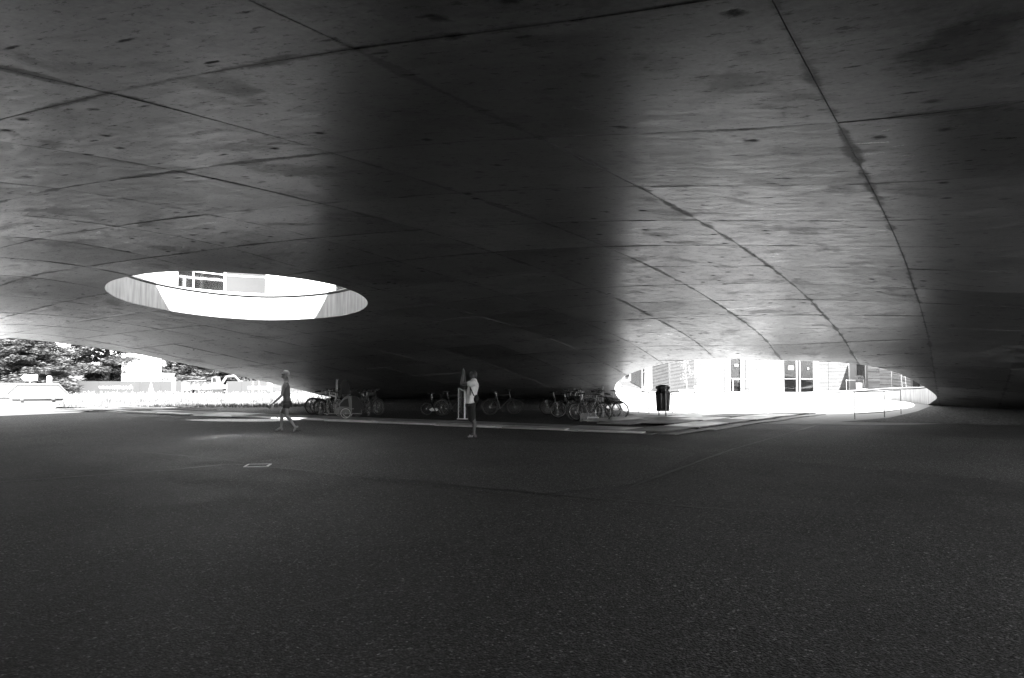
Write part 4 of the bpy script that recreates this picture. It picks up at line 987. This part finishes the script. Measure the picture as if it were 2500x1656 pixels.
for yy in (-.10, .10):
    mb = MB(); mb.box(mp_(722, 1397, yy), (.27, .095, .03)); so = mb.build('slide_sandal', BLACK, mn)
    for j in range(4):
        m2 = MB(); x0 = 668 + j * 22; m2.tube([mp_(x0, 1385, yy - .05), mp_(x0 + 14, 1352, yy - .035), mp_(x0 + 16, 1345, yy), mp_(x0 + 14, 1352, yy + .035), mp_(x0, 1385, yy + .05)], .005, 4); m2.build('stripe', WHITE, so)
# ------------------------------------------------------------------ beyond the edge: skips, hoarding, signs, trees
def skip(px0, d, label, mirror=1, s=1.0):
    sc = d / FPX
    def X(px): return (px - px0) * sc
    def Z(py): return EYE + (HOR - py) * sc
    th = thing('skip_container', label, 'skip', ((px0 - 1250) * sc, d, 0))
    zb = 0.02
    SK_ = mat('skip_paint', .09, .5, var=.12, nscale=1.5)
    up = [(-65, .55), (-77.5, .76), (-52, 1.27), (52, 1.27), (77.5, .76), (66, .55)]
    lo = [(-42, zb), (-64, .545), (65, .545), (40, zb)]
    mb = MB(); mb.prism([(a * sc, z) for a, z in up][::-1], 0, 1.7); mb.build('hopper', SK_, th)
    mb = MB(); mb.prism([(a * sc, z) for a, z in lo][::-1], .06, 1.64); mb.build('base', SK_, th)
    mb = MB(); mb.tube([(-50 * sc, -.02, 1.21), (50 * sc, -.02, 1.21)], .022, 4); mb.tube([(-50 * sc, -.02, 1.21), (-73 * sc, -.02, .78)], .022, 4); mb.tube([(50 * sc, -.02, 1.21), (73 * sc, -.02, .78)], .022, 4); mb.build('rib', mat('skip_rib', .06, .5), th)
    mb = MB(); mb.box((0, -.02, .555), (132 * sc, .05, .03)); mb.build('waist_rail', mat('skip_rib', .06, .5), th)
    for x in (-38, 38): mb = MB(); mb.box((x * sc, -.03, .53), (.16, .08, .09)); mb.build('lug', mat('skip_rib', .06, .5), th)
    th.rotation_euler = (0, 0, R_(31)); th.scale = (.857, 1, 1); return th
skip(95, 37.2, 'white trapezoid waste skip nearest, standing whole at the left edge of the floor')
skip(8, 39.8, 'second white waste skip behind the first, cut by the left frame edge')

HD = mat('hoarding_sheet', .026, .6, var=.04, nscale=.4)
def hoard(px0, px1, pyt, pyb, d, label, n):
    a = at(px0, pyb, d); b = at(px1, pyb, d); h = at(px0, pyt, d).z - a.z; base = a.z
    th = thing('site_hoarding', label, 'hoarding', a)
    L = b.x - a.x
    for k in range(n):
        mb = MB(); mb.box((L * (k + .5) / n, 0, h / 2), (L / n - .012, .05, h)); mb.build('panel', HD, th)
    for k in range(n + 1):
        mb = MB(); mb.box((L * k / n, .07, h / 2 - .1), (.07, .08, h - .2)); mb.build('post', WHITE, th)
    return th
h1 = hoard(138, 443, 931, 972, 88, 'long pale hoarding with a white web address, left beyond the meadow', 6)
h2 = hoard(553, 662, 931, 969, 84, 'shorter pale hoarding behind the walking woman', 3)
tx = bpy.data.curves.new('lettering', 'FONT'); tx.body = 'www.steiner.ch'; tx.size = .62; tx.extrude = .01; tx.offset = .0
tmp = bpy.data.objects.new('text_source', tx); link(tmp); bpy.context.view_layer.update()
tm = bpy.data.meshes.new_from_object(tmp.evaluated_get(bpy.context.evaluated_depsgraph_get())); bpy.data.objects.remove(tmp)
tm.materials.clear(); tm.materials.append(WHITE); w_ = max(v.co.x for v in tm.vertices)
to = inst('lettering', tm, h1); p = at(241, 949.5, 87.9) - h1.location; to.location = (p.x, -.05, p.z); to.rotation_euler = (math.pi / 2, 0, 0)
to.scale = ((at(323, 940, 88).x - at(241, 940, 88).x) / w_,) * 2 + (1,)
def post_obj(px, pyt, pyb, w, d, label, m, cat='post', name='marker_post'):
    a = at(px, pyb, d); z1 = at(px, pyt, d).z; mb = MB(); mb.box((0, 0, (z1 - a.z) / 2), (w, w, z1 - a.z)); mb.box((0, 0, (z1 - a.z) + .03), (w * .7, w * .7, .06)); return tag(mb.build(name, m, None, a), label, cat)
post_obj(119, 920, 975, .30, 70, 'thick white post behind the skip, right of the arrow sign', WHITE)
post_obj(424, 924, 958, .25, 78, 'white post before the right end of the long hoarding', WHITE)
post_obj(656.5, 928, 954, .22, 76, 'white post just left of the walking woman', WHITE)
# arrow sign
a = at(71, 975, 60); sg = thing('direction_sign', 'white arrow shaped direction sign pointing left above the skip', 'sign', a)
zz = at(71, 922, 60).z - a.z; s_ = 60 / FPX
mb = MB(); mb.prism([(-21 * s_, zz), (-14 * s_, zz + 7 * s_), (19 * s_, zz + 7 * s_), (19 * s_, zz - 7 * s_), (-14 * s_, zz - 7 * s_)][::-1], -.03, .03); mb.build('sign_plate', WHITE, sg)
mb = MB(); mb.tube([(0, .05, 0), (0, .05, zz)], .045); mb.build('pole', WHITE, sg)
# warning triangle
a = at(368, 972, 80); wt = thing('warning_sign', 'white outlined warning triangle on a striped pole before the long hoarding', 'road sign', a); s_ = 80 / FPX
zt_ = at(368, 933, 80).z - a.z; zb_ = at(368, 956, 80).z - a.z
mb = MB(); P = [(-5.5 * s_, 0, zb_), (5.5 * s_, 0, zb_), (0, 0, zt_)]; mb.tube(P, .03, 4, closed=True); mb.build('triangle_border', WHITE, wt)
mb = MB(); mb.add(P, [(0, 1, 2)]); mb.build('triangle_face', LGREY, wt)
for j in range(4): mb = MB(); mb.tube([(0, .04, j * zb_ / 4), (0, .04, (j + 1) * zb_ / 4)], .06); mb.build('pole_band', WHITE if j % 2 else mat('band_dark', .03, .6), wt)
# frame sign on the second hoarding
a = at(625, 966, 80); fs = thing('board_sign', 'white post and crossbar sign standing before the shorter hoarding', 'sign', a); s_ = 80 / FPX
for x in (-8, 7): mb = MB(); mb.tube([(x * s_, 0, 0), (x * s_, 0, 34 * s_)], .05); mb.build('post', WHITE, fs)
mb = MB(); mb.box((4 * s_, -.06, 19 * s_), (46 * s_, .04, 6 * s_)); mb.build('sign_plate', WHITE, fs)
# knee rail along the grass
def krail(pts, label):
    th = thing('knee_rail', label, 'rail', pts[0]); mb = MB(); q0 = Vector(pts[0])
    mb.tube([Vector(p) - q0 for p in pts], .022, 6); mb.build('rail', GALV, th)
    for p in pts: v = Vector(p) - q0; m2 = MB(); m2.tube([v, v - Vector((0, 0, .5))], .018, 6); m2.build('post', GALV, th)
krail([at(360, 973, 47), at(439, 972, 47), at(514, 970, 47), at(583, 969, 47), at(650, 969, 47), at(720, 970, 47)], 'long thin steel knee rail running along the top of the grass')
krail([at(360, 972, 47.3), at(419, 977, 43)], 'short end of the knee rail returning towards the boards')
# construction fence
a = at(448, 955, 96); cf = thing('mesh_fence', 'wire mesh site fence between the two hoardings', 'fence', a); s_ = 96 / FPX; Lf = 78 * s_; hf = 22 * s_
for k in range(4): mb = MB(); mb.tube([(Lf * k / 3, 0, 0), (Lf * k / 3, 0, hf)], .04); mb.build('post', GALV, cf)
mb = MB()
for k in range(26): mb.tube([(Lf * k / 26, 0, .1), (Lf * k / 26, 0, hf)], .012, 3)
for k in range(8): mb.tube([(0, 0, .1 + (hf - .1) * k / 7), (Lf, 0, .1 + (hf - .1) * k / 7)], .012, 3)
mb.build('mesh_panel', GALV, cf, kind='stuff')
# excavator and flatbed trailer, white machines in full sun
MW = mat('machine_paint', .16, .4); s_ = 92 / FPX
a = at(532, 960, 92); ex = thing('excavator', 'pale tracked excavator with glazed cab and raised boom beyond the fence', 'excavator', a)
def pxz(x, y): return ((x - 532) * s_, (960 - y) * s_)
def pris(nm, pts, y0, y1, m): mb = MB(); mb.prism([pxz(*p) for p in pts], y0, y1); return mb.build(nm, m, ex)
pris('track', [(505,960),(501,956),(505,951),(548,951),(553,956),(549,960)], -1.0, -.5, DMET); pris('track', [(505,960),(501,956),(505,951),(548,951),(553,956),(549,960)], .6, 1.1, DMET)
pris('body', [(500,950),(500,940),(522,938),(552,940),(552,950)], -.9, .9, MW); cb = pris('cab', [(522,938),(523,921),(534,920),(537,938)], -.8, .3, MW)
mb = MB(); mb.prism([pxz(*p) for p in [(524.5,933),(525,923),(532.5,923),(534,933)]], -.84, -.82); mb.build('window', mat('shaded_glass', .06, .3), cb)
for nm, P, r in (('boom', [(540,940),(552,921),(572,918)], .15), ('stick', [(572,918),(586,932)], .11)):
    mb = MB(); mb.tube([(pxz(*p)[0], -.1, pxz(*p)[1]) for p in P], r, 4); mb.build(nm, MW, ex)
pris('bucket', [(583,931),(590,930),(594,938),(586,942)], -.5, .4, MW)
a = at(488, 962, 88); tl = thing('flatbed_trailer', 'low pale flatbed trailer on small wheels left of the excavator', 'trailer', a); s_ = 88 / FPX
mb = MB(); mb.box((0, 0, .62), (44 * s_, 1.9, .3)); mb.build('bed', MW, tl)
for x in (-10, -4, 12):
    mb = MB(); mb.tube([(x * s_, -.95, .28), (x * s_, -.75, .28)], .27, 14); mb.build('wheel', BLACK, tl)
mb = MB(); mb.tube([(-22 * s_, -.9, .7), (-14 * s_, -.9, 1.5), (-14 * s_, -.9, .7)], .06, 4); mb.tube([(-22 * s_, -.9, 1.5), (22 * s_, -.9, 1.5)], .04, 4); mb.build('side_gate', MW, tl)
# white site cabins
def cabin(px0, px1, pyt, pyb, d, dep, label, m):
    a = at((px0 + px1) / 2, pyb, d); wv = (px1 - px0) * d / FPX; h = (pyb - pyt) * d / FPX
    th = thing('site_cabin', label, 'cabin', a); mb = MB(); mb.box((0, dep / 2, h / 2), (wv, dep, h)); mb.build('wall', m, th)
    mb = MB(); mb.box((0, dep / 2, h + .06), (wv + .1, dep + .1, .12)); mb.build('roof', m, th)
    for x in (-.5, .5): mb = MB(); mb.box((x * wv, -.03, h / 2), (.1, .06, h)); mb.build('corner_post', m, th)
    return th
cabin(297, 357, 866, 945, 96, 4, 'tall blank white cabin block standing behind the long hoarding', WHITE)
cabin(358, 400, 914, 945, 98, 3, 'low white cabin beside the tall blank white block', WHITE)
# house between trees
a = at(262, 950, 128); hs = thing('pale_building', 'pale building with wide window bands half hidden by the cedar', 'building', a); s_ = 128 / FPX
mb = MB(); mb.box((0, 4, 50 * s_), (84 * s_, 8, 108 * s_)); mb.build('wall', WHITE, hs)
for z0, z1 in ((73, 80), (52, 66), (36, 47), (14, 27)):
    for k in range(2):
        mb = MB(); mb.box((12 * s_ + (k - .5) * 34 * s_, -.05, (z0 + z1) / 2 * s_), (30 * s_, .12, (z1 - z0) * s_)); wn = mb.build('window', mat('house_glass', .035, .2), hs)
        m2 = MB(); m2.box((12 * s_ + (k - .5) * 34 * s_, -.2, z0 * s_ - .1), (31 * s_, .35, .15)); m2.build('sill', WHITE, wn)
mb = MB(); mb.box((-2 * s_, 2, 106 * s_), (34 * s_, 5, 10 * s_)); mb.build('roof_box', mat('roof_grey', .04, .7), hs)

# trees
LEAF = mat('needle_foliage', .035, .7, var=.45, nscale=.35); BARK = mat('tree_bark', .02, .9)
def cedar(x, y, h, spread, label, seed, n_limbs=26, leaf=.30, per=1900, drop=.0, z0=-.7, low=.12):
    r_ = random.Random(seed); th = thing('cedar_tree', label, 'tree', (x, y, z0))
    tr_ = MB(); tr_.tube([(0, 0, 0), (.15, 0, h * .3), (-.1, .1, h * .65), (0, 0, h)], [h * .035, h * .028, h * .016, .03], 8)
    cr_ = MB(); pads = []
    for k in range(n_limbs):
        t_ = low + (1 - low) * k / n_limbs; z = h * t_; a = k * 2.4 + r_.uniform(-.4, .4); L = spread * (1 - t_ * .75) * r_.uniform(.7, 1.1)
        e = Vector((math.cos(a) * L, math.sin(a) * L, z + L * r_.uniform(.02, .18))); m_ = Vector((math.cos(a + .15) * L * .5, math.sin(a + .15) * L * .5, z + L * .22))
        tr_.tube([(0, 0, z), m_, e], [h * .012, h * .007, .02], 5)
        for s in (.35, .5, .65, .8, .95):
            b = m_.lerp(e, (s - .5) * 2) if s > .5 else Vector((0, 0, z)).lerp(m_, s * 2)
            sd = Vector((-math.sin(a), math.cos(a), 0)); 
            for w in (-1, 0, 1):
                p = b + sd * w * L * .22 * r_.uniform(.5, 1.2) + Vector((0, 0, r_.uniform(-.2, .5))); pads.append((p, L * .17 * r_.uniform(.6, 1.3)))
                if w: tr_.tube([b, p], [.04, .015], 4)
    tot = per * n_limbs
    for k in range(tot):
        p, R = pads[r_.randrange(len(pads))]
        a = r_.uniform(0, 6.28); rr = R * math.sqrt(r_.random()); q = p + Vector((math.cos(a) * rr * 1.3, math.sin(a) * rr * 1.3, r_.gauss(0, .07) * (1 + R) - rr * .18))
        b = r_.uniform(0, 6.28); s = leaf * r_.uniform(.5, 1.2); d1_ = Vector((math.cos(b), math.sin(b), r_.uniform(-.25, .25))) * s; d2_ = Vector((-math.sin(b), math.cos(b), r_.uniform(0, 1.3))) * s * .30
        cr_.add([q - d1_, q + d2_, q + d1_], [(0, 1, 2)])
    tr_.build('trunk', BARK, th); cr_.build('crown', LEAF, th, kind='stuff'); return th
cedar(-60, 92, 13, 9.5, 'broad cedar with flat tiers of branches at the far left', 1, 30)
cedar(-50.5, 97, 12, 7.5, 'cedar with bare dark limbs showing, leaning over the pale building', 2, 26, per=1700)
cedar(-52.6, 84, 6, 6.5, 'low spreading cedar bough mass directly behind the skips', 3, 20)
cedar(-49.5, 112, 13, 7, 'feathery tree right of the tall white cabin block', 4, 26, leaf=.26)
cedar(-41.5, 104, 8, 5.5, 'dark dense tree behind the mesh fence', 5, 24)
cedar(-43.5, 118, 9, 8, 'dark tree furthest right, cut by the edge of the shell', 6, 24)
cedar(-51.6, 100, 3.6, 4.5, 'low cedar foliage spilling before the pale building', 7, 16, per=1400)
